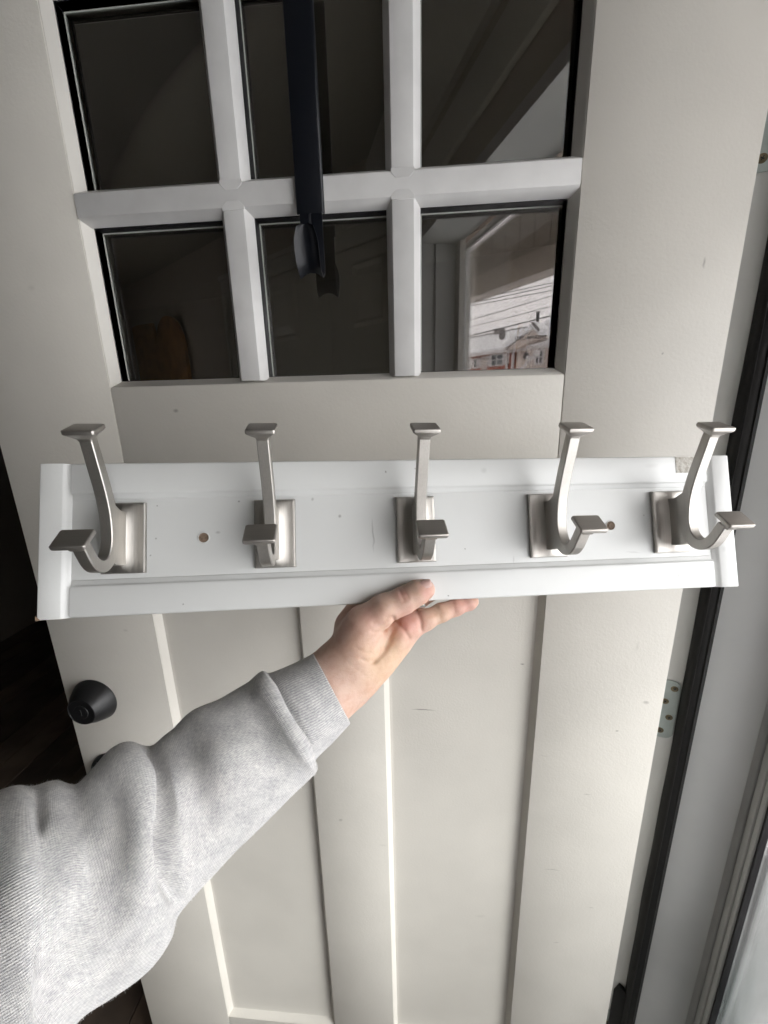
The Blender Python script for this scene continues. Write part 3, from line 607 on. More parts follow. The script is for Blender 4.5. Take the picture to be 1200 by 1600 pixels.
def smooth_hand():
    h = .00105
    P = np.array([b[i] for b in bones for i in (0, 2)]); lo = P.min(0)-.04; hi = P.max(0)+.04
    n = np.ceil((hi-lo)/h).astype(int)
    ax = [lo[i]+h*np.arange(n[i]) for i in range(3)]
    G = np.stack(np.meshgrid(*ax, indexing='ij'), -1).astype(np.float32).reshape(-1, 3)
    F = np.full(len(G), 1., np.float32)
    for (a, ra, b, rb, k) in bones:
        m_ = .03+max(ra, rb)
        l_, h_ = np.minimum(a, b)-m_, np.maximum(a, b)+m_
        s0 = np.clip(((l_-lo)/h).astype(int), 0, n-1); s1 = np.clip(((h_-lo)/h).astype(int)+1, 1, n)
        F3 = F.reshape(n); sub = tuple(slice(s0[i], s1[i]) for i in range(3)); g_ = G.reshape(*n, 3)[sub]
        ab = (b-a).astype(np.float32); t = np.clip(((g_-a.astype(np.float32)) @ ab)/float(ab @ ab), 0, 1)
        d = np.linalg.norm(g_-a.astype(np.float32)-t[..., None]*ab, axis=-1)-(ra+(rb-ra)*t)
        cur = F3[sub]; hh = np.clip(.5+.5*(cur-d)/k, 0, 1); F3[sub] = cur*(1-hh)+d*hh-k*hh*(1-hh)
    # skin creases carved where they show (pixel-guided lines, front half only)
    Q = (G-C0.astype(np.float32)) @ CM.astype(np.float32); qd = Q[:, 1]; px = 600+FPX*Q[:, 0]/qd; py = 800-FPX*Q[:, 2]/qd
    near = (np.abs(F) < .006) & (qd < dF+.022)
    I = np.where(near)[0]; pxi, pyi = px[I], py[I]; add = np.zeros(len(I), np.float32)
    creases = [([(606,966),(613,965),(612,985),(609,1002),(600,1018),(590,1028),(583,1034)],.0012,3.2), ([(614,966),(622,975),(632,985),(639,997)],.0013,2.2), ([(652,956),(657,968),(658,984)],.0014,2.2),
      ([(583,975),(593,974),(604,970)],.0008,1.6), ([(580,986),(592,988),(604,984)],.0006,1.6), ([(623,921),(627,930),(631,938)],.0010,1.8), ([(630,919),(634,927),(638,936)],.0008,1.7), ([(626,919),(630,929),(634,937)],.0005,2.),
      ([(520,1010),(538,1030),(560,1048),(578,1062)],.0002,1.8), ([(565,1030),(575,1035),(585,1034)],.0008,2.), ([(556,1012),(570,1020),(582,1022)],.0005,1.8),
      ([(683,948),(686,957),(688,968)],.0004,1.6), ([(707,941),(710,949),(711,957)],.0004,1.5), ([(549,965),(560,958),(572,956)],.0004,2), ([(624,968),(618,982),(606,1000),(600,1012)],.0008,2.4)]
    for (pl, amp, wd) in creases:
        best = np.full(len(I), 1e9, np.float32)
        for (x0, y0), (x1, y1) in zip(pl[:-1], pl[1:]):
            dx, dy = x1-x0, y1-y0; t = np.clip(((pxi-x0)*dx+(pyi-y0)*dy)/(dx*dx+dy*dy), 0, 1)
            best = np.minimum(best, (pxi-x0-t*dx)**2+(pyi-y0-t*dy)**2)
        add += amp*np.exp(-best/(2*wd*wd))
    # swellings: thumb pad joint, tendons, pads of the palm
    for (x0, y0, amp, wd) in [(566,1010,.0020,26),(634,985,.0012,9),(646,968,.0008,9),(600,1040,.0012,16),(600,948,.0008,12),(627,1003,.0012,8)]:
        add -= amp*np.exp(-((pxi-x0)**2+(pyi-y0)**2)/(2*wd*wd))
    F[I] += add
    F = F.reshape(n)
    # surface nets
    ins = F < 0; c = [slice(0, -1), slice(1, None)]; cnt = np.zeros(n-1, np.int32); acc = np.zeros((*(n-1), 3), np.float32)
    corner = [(i, j, k) for i in (0, 1) for j in (0, 1) for k in (0, 1)]
    for A in corner:
        for axx in range(3):
            if A[axx]: continue
            B = list(A); B[axx] = 1
            fa = F[tuple(c[i] for i in A)]; fb = F[tuple(c[i] for i in B)]; cr = (fa < 0) != (fb < 0)
            t = np.where(cr, fa/np.where(cr, fa-fb, 1), 0); cnt += cr
            for q in range(3): acc[..., q] += np.where(cr, A[q]+(t if q == axx else 0), 0)
    act = cnt > 0; ids = np.full(cnt.shape, -1, np.int64); ids[act] = np.arange(act.sum())
    cell = np.argwhere(act); V = lo+h*(cell+acc[act]/cnt[act][:, None])
    faces = []
    for axx in range(3):
        sa = [slice(None)]*3; sb = [slice(None)]*3; sa[axx] = slice(0, -1); sb[axx] = slice(1, None)
        cr = ins[tuple(sa)] != ins[tuple(sb)]; E = np.argwhere(cr); o1, o2 = [(1,2),(2,0),(0,1)][axx]
        E = E[(E[:, o1] > 0) & (E[:, o2] > 0) & (E[:, o1] < n[o1]-1) & (E[:, o2] < n[o2]-1)]
        d1 = np.zeros(3, int); d1[o1] = 1; d2 = np.zeros(3, int); d2[o2] = 1
        q = np.stack([ids[tuple((E-d1-d2).T)], ids[tuple((E-d2).T)], ids[tuple(E.T)], ids[tuple((E-d1).T)]], 1)
        flip = ~ins[tuple(E.T)]; q[flip] = q[flip][:, ::-1]; faces.append(q)
    return V, np.concatenate(faces)
HV, HF = smooth_hand()
me = bpy.data.meshes.new('hand_and_forearm'); me.from_pydata((HV-po).tolist(), [], HF.tolist())
me.polygons.foreach_set('use_smooth', [True]*len(me.polygons))
q = (HV-C0) @ CM; hpx = 600+FPX*q[:, 0]/q[:, 1]; hpy = 800-FPX*q[:, 2]/q[:, 1]
ca = me.color_attributes.new('skin_tone', 'FLOAT_COLOR', 'POINT')
base = np.array([.62,.43,.34]); red = np.array([.60,.255,.225]); yel = np.array([.70,.49,.32]); pale = np.array([.64,.46,.39])
colr = np.tile(base, (len(HV), 1))
def blob(cx_, cy_, wx, c_, amt):
    global colr
    k_ = (amt*np.exp(-((hpx-cx_)**2+(hpy-cy_)**2)/(2*wx*wx)))[:, None]; colr = colr*(1-k_)+c_*k_
blob(595,1035,30,yel,.75); blob(612,1010,16,yel,.6); blob(640,975,17,red,.55); blob(725,945,16,red,.5); blob(690,958,14,yel,.35); blob(668,926,9,red,.45); blob(590,1000,14,pale,.5)
blob(628,930,7,red,.45); blob(575,965,16,red,.25); blob(520,1060,30,pale,.35); blob(555,1040,16,pale,.3); blob(540,990,26,red,.15)
ca.data.foreach_set('color', np.concatenate([colr, np.ones((len(HV), 1))], 1).ravel())
skin = mat('skin', (.6,.4,.3), .48, bump=.22, bscale=900, spec=.35)
n_ = skin.node_tree.nodes; l_ = skin.node_tree.links; vc = n_.new('ShaderNodeVertexColor'); vc.layer_name = 'skin_tone'
no = n_.new('ShaderNodeTexNoise'); no.inputs['Scale'].default_value = 160; no.inputs['Detail'].default_value = 5; tc = n_.new('ShaderNodeTexCoord')
mxs = n_.new('ShaderNodeMix'); mxs.data_type = 'RGBA'; mxs.blend_type = 'MULTIPLY'; mxs.inputs[7].default_value = (.80,.66,.62,1)
mrs = n_.new('ShaderNodeMapRange'); mrs.inputs[1].default_value = .4; mrs.inputs[2].default_value = .75; mrs.inputs[4].default_value = .6
l_.new(tc.outputs['Object'], no.inputs['Vector']); l_.new(no.outputs['Fac'], mrs.inputs[0]); l_.new(mrs.outputs[0], mxs.inputs[0]); l_.new(vc.outputs[0], mxs.inputs[6]); l_.new(mxs.outputs[2], n_['Principled BSDF'].inputs['Base Color'])
n_['Principled BSDF'].inputs['Subsurface Weight'].default_value = .18; n_['Principled BSDF'].inputs['Subsurface Radius'].default_value = (.006,.002,.001); n_['Principled BSDF'].inputs['Subsurface Scale'].default_value = 1
me.materials.append(skin); hand = bpy.data.objects.new('hand_and_forearm', me); COL.objects.link(hand); hand.parent = per
# thumb nail: a thin curved plate sitting on the top of the thumb tip
M['nail'] = mat('nail', (.63,.40,.35), .30, spec=.5, col2=(.66,.46,.41), vscale=120)
tA, tB = W(650,923,tz-.001), W(676,913,tz+.001)
axd = (tB-tA)/np.linalg.norm(tB-tA); vn = (C0-W(663,920,tz)); vn /= np.linalg.norm(vn); side = np.cross(axd, vn); side /= np.linalg.norm(side)
if side[2] < 0: side = -side
nrm = vn*.80+side*.60; nrm = nrm-axd*(nrm @ axd); nrm /= np.linalg.norm(nrm); tang = np.cross(axd, nrm)
nc = W(663.5,921.5,tz+.0012); rs = []
for i in range(13):
    u = -1+2*i/12; row = []
    wid = .0050*math.sqrt(max(.02, 1-max(0, -u)**3*.75-max(0, u)**4*.45))
    for j in range(11):
        v_ = -1+2*j/10; row.append(nc+axd*(u*.0062)+tang*(v_*wid)+nrm*(.0101-.0030*v_*v_-.0009*max(0,u)**2-.0012*max(0,-u)**3)-po)
    rs.append(row)
nb = MB(); nb.rings(rs, closed=False, cap=False); no_ = len(nb.v)
nl = nb.build('thumbnail', M['nail'], hand, smooth=True, recalc=False)
sm = nl.modifiers.new('thickness', 'SOLIDIFY'); sm.thickness = .0007

# sleeve --------------------------------------------------------------
def knit(name, rib):
    m = bpy.data.materials.new(name); m.use_nodes = True; n = m.node_tree.nodes; l = m.node_tree.links; b = n['Principled BSDF']
    b.inputs['Roughness'].default_value = .95; b.inputs['Specular IOR Level'].default_value = .15; b.inputs['Sheen Weight'].default_value = .25; b.inputs['Sheen Roughness'].default_value = .6
    uv = n.new('ShaderNodeUVMap'); uv.uv_map = 'UVMap'
    sep = n.new('ShaderNodeSeparateXYZ'); l.new(uv.outputs[0], sep.inputs[0])
    # slight waviness of the knit
    wn = n.new('ShaderNodeTexNoise'); wn.inputs['Scale'].default_value = 22; l.new(uv.outputs[0], wn.inputs['Vector'])
    def lines(out, period, wob):
        a = n.new('ShaderNodeMath'); a.operation = 'MULTIPLY_ADD'; l.new(wn.outputs['Fac'], a.inputs[0]); a.inputs[1].default_value = wob; l.new(out, a.inputs[2])
        s_ = n.new('ShaderNodeMath'); s_.operation = 'MULTIPLY'; l.new(a.outputs[0], s_.inputs[0]); s_.inputs[1].default_value = 2*math.pi/period
        c_ = n.new('ShaderNodeMath'); c_.operation = 'SINE'; l.new(s_.outputs[0], c_.inputs[0])
        d_ = n.new('ShaderNodeMath'); d_.operation = 'MULTIPLY_ADD'; l.new(c_.outputs[0], d_.inputs[0]); d_.inputs[1].default_value = .5; d_.inputs[2].default_value = .5; return d_.outputs[0]
    wale = lines(sep.outputs['X'], .0021 if rib else   .00118, .0006 if rib else .003)
    course = lines(sep.outputs['Y'], .00118, .003)
    mul = n.new('ShaderNodeMath'); mul.operation = 'MULTIPLY_ADD'; l.new(course, mul.inputs[0]); mul.inputs[1].default_value = .15 if rib else .38; l.new(wale, mul.inputs[2])
    # heather: fine elongated dark fibres + cloudy patches
    mp = n.new('ShaderNodeMapping'); mp.inputs['Scale'].default_value = (1500, 420, 1); mp.inputs['Rotation'].default_value = (0, 0, .12); l.new(uv.outputs[0], mp.inputs[0])
    f1 = n.new('ShaderNodeTexNoise'); f1.inputs['Scale'].default_value = 1; f1.inputs['Detail'].default_value = 2; l.new(mp.outputs[0], f1.inputs['Vector'])
    f2 = n.new('ShaderNodeTexNoise'); f2.inputs['Scale'].default_value = 90; f2.inputs['Detail'].default_value = 5; l.new(uv.outputs[0], f2.inputs['Vector'])
    ad = n.new('ShaderNodeMath'); ad.operation = 'MULTIPLY_ADD'; l.new(f2.outputs['Fac'], ad.inputs[0]); ad.inputs[1].default_value = .55; l.new(f1.outputs['Fac'], ad.inputs[2])
    mr = n.new('ShaderNodeMapRange'); mr.inputs[1].default_value = .55; mr.inputs[2].default_value = 1.02; l.new(ad.outputs[0], mr.inputs[0])
    c1 = n.new('ShaderNodeMix'); c1.data_type = 'RGBA'; c1.inputs[6].default_value = (.72,.705,.68,1); c1.inputs[7].default_value = (.37,.365,.38,1); l.new(mr.outputs[0], c1.inputs[0])
    mr2 = n.new('ShaderNodeMapRange'); mr2.inputs[1].default_value = .0; mr2.inputs[2].default_value = .55; mr2.inputs[3].default_value = .62 if rib else .40; mr2.inputs[4].default_value = 0; l.new(mul.outputs[0], mr2.inputs[0])
    c2 = n.new('ShaderNodeMix'); c2.data_type = 'RGBA'; c2.inputs[7].default_value = (.22,.22,.24,1); l.new(mr2.outputs[0], c2.inputs[0]); l.new(c1.outputs[2], c2.inputs[6]); l.new(c2.outputs[2], b.inputs['Base Color'])
    bp = n.new('ShaderNodeBump'); bp.inputs['Strength'].default_value = .55; bp.inputs['Distance'].default_value = .0005; l.new(mul.outputs[0], bp.inputs['Height']); l.new(bp.outputs[0], b.inputs['Normal'])
    return m
M['knit'] = knit('heather_knit', False); M['rib'] = knit('heather_rib_knit', True)

RG = [  # upper px, lower px, depth
 ((487,1020),(545,1130),.335), ((452,1037),(519,1158),.330), ((420,1052),(491,1184),.325), ((409,1050),(492,1200),.321), ((390,1072),(480,1214),.317), ((350,1094),(447,1244),.310),
 ((302,1116),(397,1290),.300), ((268,1148),(345,1345),.291), ((238,1169),(305,1385),.282), ((206,1166),(272,1415),.272), ((178,1178),(258,1447),.264), ((150,1206),(226,1485),.255),
 ((120,1236),(165,1527),.246), ((86,1230),(117,1556),.239), ((52,1238),(80,1600),.232), ((10,1245),(48,1665),.227), ((-110,1300),(-60,1760),.219), ((-300,1400),(-220,1900),.208), ((-560,1560),(-460,2060),.195), ((-950,1800),(-850,2330),.180)]
def crom(P, tt):
    out = []
    for q_ in tt:
        i = int(min(max(q_, 0), len(P)-2)); f = q_-i; p0, p1, p2, p3 = P[max(i-1,0)], P[i], P[i+1], P[min(i+2,len(P)-1)]
        out.append(.5*((2*p1)+(-p0+p2)*f+(2*p0-5*p1+4*p2-p3)*f*f+(-p0+3*p1-3*p2+p3)*f**3))
    return np.array(out)
UP = np.array([W(a[0], a[1], d) for a, b, d in RG]); LO = np.array([W(b[0], b[1], d) for a, b, d in RG])
def sleeve(t0, t1, nr, nk, name, m, folds, inner=False, amp=1.0, parent=None):
    tt = np.linspace(t0, t1, nr); u_ = crom(UP, tt); lw = crom(LO, tt); C = (u_+lw)/2; Hh = np.linalg.norm(lw-u_, axis=1)/2
    Tn = np.gradient((crom(UP, np.clip(tt, 0, 99))+crom(LO, tt))/2, axis=0)
    V = np.zeros((nr, nk, 3)); UVc = np.zeros((nr, nk+1, 2)); al = 0
    for i in range(nr):
        U = (u_[i]-lw[i]); U /= np.linalg.norm(U); Dn = C0-C[i]; Dn = Dn-U*(Dn@U); Dn /= np.linalg.norm(Dn)
        if Dn @ (C0-C[i]) < 0: Dn = -Dn
        if inner and tt[i] > 2.1: Hh[i] *= 1-.06*min(1, (tt[i]-2.1)/.25)
        if not inner and tt[i] < 2.75: Hh[i] *= 1-.05*min(1, ((2.75-tt[i])/.33))**2
        if i: al += np.linalg.norm(C[i]-C[i-1])
        th = 2*math.pi*np.arange(nk)/nk
        V[i] = C[i]+np.outer(np.cos(th)*Hh[i]*.985, U)+np.outer(np.sin(th)*Hh[i]*.90, Dn)
        UVc[i, :, 0] = np.arange(nk+1)/nk*2*math.pi*(.037+.0020*tt[i]); UVc[i, :, 1] = al
    al_ = np.concatenate([np.zeros((1, nk)), np.cumsum(np.linalg.norm(np.diff(V, axis=0), axis=2), 0)]); UVc[:, :nk, 1] = al_*.6+al_.mean(1, keepdims=True)*.4; UVc[:, nk, 1] = UVc[:, 0, 1]
    # normals
    dv = np.roll(V, -1, 1)-np.roll(V, 1, 1); du = np.gradient(V, axis=0); N = np.cross(du, dv); N /= np.linalg.norm(N, axis=2, keepdims=True)
    ctr = V.mean(1, keepdims=True)
    sg = np.sign(np.einsum('ijk,ijk->ij', N, V-ctr)); N *= sg[..., None]
    q_ = (V-C0) @ CM; px = 600+FPX*q_[..., 0]/q_[..., 1]; py = 800-FPX*q_[..., 2]/q_[..., 1]
    facing = np.clip(np.einsum('ijk,ijk->ij', N, (C0-V)/np.linalg.norm(C0-V, axis=2, keepdims=True))*3+.15, 0, 1)
    D = np.zeros(px.shape)
    for (pl, am, wd) in folds:
        best = np.full(px.shape, 1e9)
        L = len(pl)-1; along = np.zeros(px.shape)
        for s_, ((x0, y0), (x1, y1)) in enumerate(zip(pl[:-1], pl[1:])):
            dx, dy = x1-x0, y1-y0; t = np.clip(((px-x0)*dx+(py-y0)*dy)/(dx*dx+dy*dy), 0, 1); dd = (px-x0-t*dx)**2+(py-y0-t*dy)**2
            up_ = dd < best; best = np.where(up_, dd, best); along = np.where(up_, (s_+t)/L, along)
        D += am*np.exp(-best/(2*wd*wd))*(.35+.65*np.sin(np.pi*np.clip(along*.9+.05, 0, 1)))
    D *= facing
    # loose cloth: low, irregular undulation
    rng = np.random.RandomState(5)
    for k in range(14):
        kv = rng.normal(size=3)*(55 if k < 8 else 110); ph_ = rng.rand()*6.28; D += amp*(.0008 if k < 8 else .00035)*np.sin(V @ kv+ph_)
    V = V+N*D[..., None]
    rows = [V[i] for i in range(nr)]; uvr = [UVc[i] for i in range(nr)]
    if inner:                                        # turned-in hem at the cuff end
        c0 = V[0].mean(0); ax0 = (V[0].mean(0)-V[20].mean(0)); ax0 /= np.linalg.norm(ax0); c4 = V[70].mean(0)
        h1 = c0+(V[0]-c0)*.985+ax0*.0010; h2 = c0+(V[0]-c0)*.965+ax0*.0008; h3 = c0+(V[0]-c0)*.945-ax0*.001; h4 = c4+(V[70]-c4)*.90
        rows = [h4, h3, h2, h1]+rows; uvr = [UVc[0]+np.array([0,-.035]), UVc[0]+np.array([0,-.005]), UVc[0]+np.array([0,-.003]), UVc[0]+np.array([0,-.0015])]+uvr
    if not inner:                                    # shoulder end closed by a rounded seam
        ce = rows[-1].mean(0); ae = ce-rows[-6].mean(0); ae /= np.linalg.norm(ae)
        for (sc_, of_) in [(.93, .012), (.75, .026), (.45, .036), (.02, .040)]: rows.append(ce+(V[-1]-ce)*sc_+ae*of_); uvr.append(uvr[-1]+np.array([0, .012]))
    R_ = np.array(rows); nr2 = len(rows); vv = (R_-po).reshape(-1, 3)
    ii, jj = np.meshgrid(np.arange(nr2-1), np.arange(nk), indexing='ij'); a = ii*nk+jj; b = ii*nk+(jj+1) % nk
    F_ = np.stack([a, b, b+nk, a+nk], -1).reshape(-1, 4)
    me = bpy.data.meshes.new(name); me.from_pydata(vv.tolist(), [], F_.tolist()); uvl = me.uv_layers.new(name='UVMap')
    uva = np.array(uvr); uvq = np.stack([uva[ii, jj], uva[ii, jj+1], uva[ii+1, jj+1], uva[ii+1, jj]], 2).reshape(-1, 2)
    uvl.data.foreach_set('uv', uvq.ravel()); me.polygons.foreach_set('use_smooth', [True]*len(me.polygons)); me.materials.append(m)
    bm = bmesh.new(); bm.from_mesh(me); bmesh.ops.recalc_face_normals(bm, faces=bm.faces); bm.to_mesh(me); bm.free()
    o = bpy.data.objects.new(name, me); COL.objects.link(o); o.parent = parent or per; return o
FOLDS = [([(404,1056),(424,1095),(452,1142),(486,1190)],.0045,11), ([(388,1090),(404,1128),(420,1160),(440,1195)],-.0030,13), ([(425,1062),(448,1100),(474,1145),(494,1182)],-.0035,5),
 ([(232,1176),(248,1210),(252,1260),(249,1320),(256,1375),(268,1400)],-.0085,8.5), ([(262,1165),(276,1215),(276,1290),(272,1350),(280,1395)],.0050,17), ([(196,1176),(222,1215),(230,1270),(226,1340),(222,1400)],.0050,20),
 ([(160,1215),(176,1260),(170,1330),(140,1400),(110,1460)],-.0040,22), ([(110,1245),(128,1300),(110,1380),(70,1450)],.0030,28), ([(60,1240),(64,1268),(60,1300)],-.0050,7), ([(30,1260),(40,1330),(20,1420)],.0035,26),
 ([(320,1120),(345,1170),(350,1230)],.0035,26), ([(300,1135),(296,1180),(310,1250),(330,1310)],-.0028,18), ([(370,1180),(400,1230),(395,1270)],.0020,20), ([(190,1300),(190,1380),(170,1450)],-.0030,18), ([(240,1440),(180,1500),(120,1540)],-.0025,10), ([(0,1500),(60,1530),(110,1550)],.0015,20)]
sleeve_o = sleeve(2.42, len(RG)-1, 620, 420, 'sleeve', M['knit'], FOLDS)
cuff_o = sleeve(0, 2.5, 150, 420, 'cuff', M['rib'], [([(447,1046),(478,1092),(506,1140)],.0012,12), ([(470,1050),(500,1100)],-.0008,10), ([(418,1056),(445,1100),(492,1180)],-.0030,5)], inner=True, amp=.5)

# fine fluff standing off the knit
def fuzz(o, n_, seed):
    rng = np.random.RandomState(seed); me = o.data; nv = len(me.vertices); co = np.zeros(nv*3); me.vertices.foreach_get('co', co); co = co.reshape(-1, 3); nn_ = np.zeros(nv*3); me.vertices.foreach_get('normal', nn_); nn_ = nn_.reshape(-1, 3)
    wp = co+po; q_ = (wp-C0) @ CM; ok = (q_[:, 1] > .15) & (np.abs(np.einsum('ij,ij->i', nn_, (wp-C0)/np.linalg.norm(wp-C0, axis=1)[:, None])) < .35)
    idx = rng.choice(np.where(ok)[0], n_); mb = MB()
    for i in idx:
        p = co[i]; d = nn_[i]+rng.normal(size=3)*.7; d /= np.linalg.norm(d); L = rng.uniform(.0006, .0017); b_ = np.cross(d, rng.normal(size=3)); b_ /= np.linalg.norm(b_)
        m1 = p+d*L*.6+b_*L*.25; e_ = p+d*L+b_*L*rng.uniform(-.6, .8); w1 = np.cross(d, b_)*.000045
        mb.add([p-w1, p+w1, m1+w1, m1-w1, e_], [(0,1,2,3), (3,2,4)])
    f_ = mb.build('wool_fluff', M['fluff'], o, recalc=False); f_['kind'] = 'stuff'
M['fluff'] = mat('fluff', (.74,.73,.71), .9)
fuzz(sleeve_o, 3600, 3)

# ================================================================== PORCH AND STREET (seen reflected in the door glass)
V_ = lambda x_, y_, z_: MIR((x_, y_, z_))
struct(MB().box((-30,-45,-2.2), (60,40,-1.95)).build('snow_ground', M['snow']))
struct(MB().box((.131,-3.0,-1.95), (.62,3.2,ZF-.031), J).build('porch_floor', M['wetcon']))
struct(MB().box((.6205,-3.0,-1.95), (2.1,3.2,ZF-.03), J).build('snowy_porch_floor', M['concrete']))  # snow cover added here as a bounce surface for the doorway
# porch beam, boarded face
PB_ = np.array([.434,2.936,0]); DB = np.array([.62,-1.02,0]); DB /= np.linalg.norm(DB); NB = np.array([-DB[1], DB[0], 0])
if NB @ (C0-PB_) < 0: NB = -NB
def VB(u, n__, z): return MIR(PB_+DB*u+NB*n__+np.array([0,0,z]))
beam = empty('porch_beam', 'brown boarded porch beam reflected above the snowy houses', 'beam', VB(0,0,.85)); bo = np.array(beam.location)
def VBo(u, n__, z): return tuple(np.array(VB(u, n__, z))-bo)
zb0 = .79
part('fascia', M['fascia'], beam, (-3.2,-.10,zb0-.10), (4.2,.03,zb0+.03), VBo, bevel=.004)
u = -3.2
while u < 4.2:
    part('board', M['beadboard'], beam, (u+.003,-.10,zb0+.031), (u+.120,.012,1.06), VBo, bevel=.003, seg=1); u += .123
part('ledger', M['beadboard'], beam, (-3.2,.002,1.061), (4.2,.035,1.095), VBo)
# porch ceiling of long boards
zp = 1.10
def jst(p): p = np.array(p)-JA; return float(p @ JE), float(p @ JN)
sa_, ta_ = jst(VB(-3.2,-.05,0)); sb_, tb_ = jst(VB(4.2,-.05,0))
def sbeam(t): return sa_+(sb_-sa_)*(t-ta_)/(tb_-ta_)
tlo, thi = min(ta_, tb_)+.02, max(ta_, tb_)-.02
quad = [(tin, tlo), (tin, thi), (max(sbeam(thi), tin+.05), thi), (max(sbeam(tlo), tin+.05), tlo)]
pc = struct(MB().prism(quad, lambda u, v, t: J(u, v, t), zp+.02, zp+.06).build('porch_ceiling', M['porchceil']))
s_ = tin+.002
while s_ < max(sbeam(tlo), sbeam(thi))-.1:
    tc_ = ta_+(s_+.098-sa_)*(tb_-ta_)/(sb_-sa_); a0, b0 = tlo, thi
    if sbeam(thi) > sbeam(tlo): a0 = max(a0, tc_)
    else: b0 = min(b0, tc_)
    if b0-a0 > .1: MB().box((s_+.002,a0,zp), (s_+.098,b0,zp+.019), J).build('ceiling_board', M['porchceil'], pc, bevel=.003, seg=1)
    s_ += .10
struct(MB().box((.131,-3.4,ZH+.1), (.15,3.4,zp), J).build('porch_wall_over_doorway', M['siding']))
struct(MB().box((.131,1.05,ZF-.03), (.15,3.4,ZH+.099), J).build('porch_wall', M['siding']))
struct(MB().box((.131,-3.4,ZF-.03), (.15,-.10,ZH+.099), J).build('porch_wall_hinge_side', M['siding']))
pst = empty('porch_post', 'slim square porch post at the open corner of the porch', 'post', VB(-1.9,-.04,ZF)); 
part('shaft', M['siding'], pst, (-.045,-.045,0), (.045,.045,zb0-.10-ZF), bevel=.004)
part('post_base', M['siding'], pst, (-.06,-.06,.001), (.06,.06,.10), bevel=.004)

# houses across the street, facade plane in mirrored space
F0 = np.array([2.35,22.5,0]); DF = np.array([2.15,-2.6,0]); DF /= np.linalg.norm(DF); NF = np.array([DF[1],-DF[0],0])
if NF @ (C0-F0) < 0: NF = -NF
def VF(u, n__, z): return MIR(F0+DF*u+NF*n__+np.array([0,0,z]))
def uf(px, py, off=0):
    q_ = hit(px, py, F0+NF*off, NF); return float((q_-F0) @ DF), float(q_[2])
ZG = -1.95
def house(label, wallm, u0, u1_, ze, depth, ridge_h, name='brick_house', front=0.0):
    h = empty(name, label, 'house', VF((u0+u1_)/2, 0, ZG)); o_ = np.array(h.location)
    X = lambda u, n__, z: tuple(np.array(VF(u, n__+front, z))-o_)
    part('wall', wallm, h, (u0,-depth,ZG), (u1_,0,ze), X)
    ov = .35; zr = ze+ridge_h
    MB().prism([(ov, ze-.02), (-depth/2, zr), (-depth-ov, ze-.02), (-depth-ov, ze+.12), (-depth/2, zr+.16), (ov, ze+.12)], lambda a, b, t: X(t, a, b), u0-.3, u1_+.3).build('roof', M['snow'], h)
    MB().prism([(ov+.03, ze-.10), (ov+.03, ze+.03), (ov-.02, ze+.03), (ov-.02, ze-.10)], lambda a, b, t: X(t, a, b), u0-.3, u1_+.3).build('gutter', M['trimwhite'], h)
    MB().box((u0-.2,-depth/2-.06,zr+.161), (u1_+.2,-depth/2+.06,zr+.19), X).build('ridge_cap', M['roofdark'], h)
    return h, X
def window(h, X, ua_, ub_, z0, z1, sashes=1, shutters=False):
    f = part('window', M['trimwhite'], h, (ua_-.06,.001,z0-.06), (ub_+.06,.05,z1+.06), X)
    for k in range(sashes):
        a = ua_+(ub_-ua_)*k/sashes+.03; b = ua_+(ub_-ua_)*(k+1)/sashes-.03
        part('pane', M['pane_dark'], f, (a,.051,z0), (b,.06,(z0+z1)/2-.02), X); part('pane', M['pane_dark'], f, (a,.051,(z0+z1)/2+.02), (b,.06,z1), X)
    if shutters:
        for (a, b) in [(ua_-.36, ua_-.08), (ub_+.08, ub_+.36)]: part('shutter', M['trimwhite'], h, (a,.001,z0-.03), (b,.04,z1+.03), X)
uA0, zA = uf(640, 566); uA1, zA1 = uf(806, 546); ze = (zA+zA1)/2
hA, XA = house('long red brick house with snowy roof, reflected left of centre', M['brick'], uA0, uA1, zA1, 7.0, 1.35)
for (a, b, z0, z1, ns, sh) in [(719,735,576,563,2,False), (741,746,574,562,1,True), (768,786,570,555,2,True)]:
    ua_, _ = uf(a, z0); ub_, _ = uf(b, z0); _, zz0 = uf((a+b)/2, z0); _, zz1 = uf((a+b)/2, z1); window(hA, XA, ua_, ub_, zz0, zz1, ns, sh)
for p_ in (793.5, 803):
    ua_, _ = uf(p_, 560); part('downpipe', M['trimwhite'], hA, (ua_-.05,.02,ZG), (ua_+.05,.12,zA1-.05), XA)
ua_, _ = uf(752, 570); ub_, _ = uf(761, 570); _, zt_ = uf(756, 557); part('door', M['beige'], hA, (ua_,.002,ZG), (ub_,.04,zt_), XA)
uB1, zB = uf(880, 536)
hB, XB = house('beige sided house with snowy roof and brick corner, reflected at the pane edge', M['beige'], uA1+.05, uB1, zA1-.05, 6.5, 1.75, name='sided_house')
ua_, _ = uf(838, 560); ub_, _ = uf(848.5, 560); _, zz0 = uf(843, 567); _, zz1 = uf(843, 549); window(hB, XB, ua_, ub_, zz0, zz1, 2)
ua_, _ = uf(857.5, 560); part('brick_corner', M['brick'], hB, (ua_,.002,ZG), (uB1,.08,zA1-.12), XB)
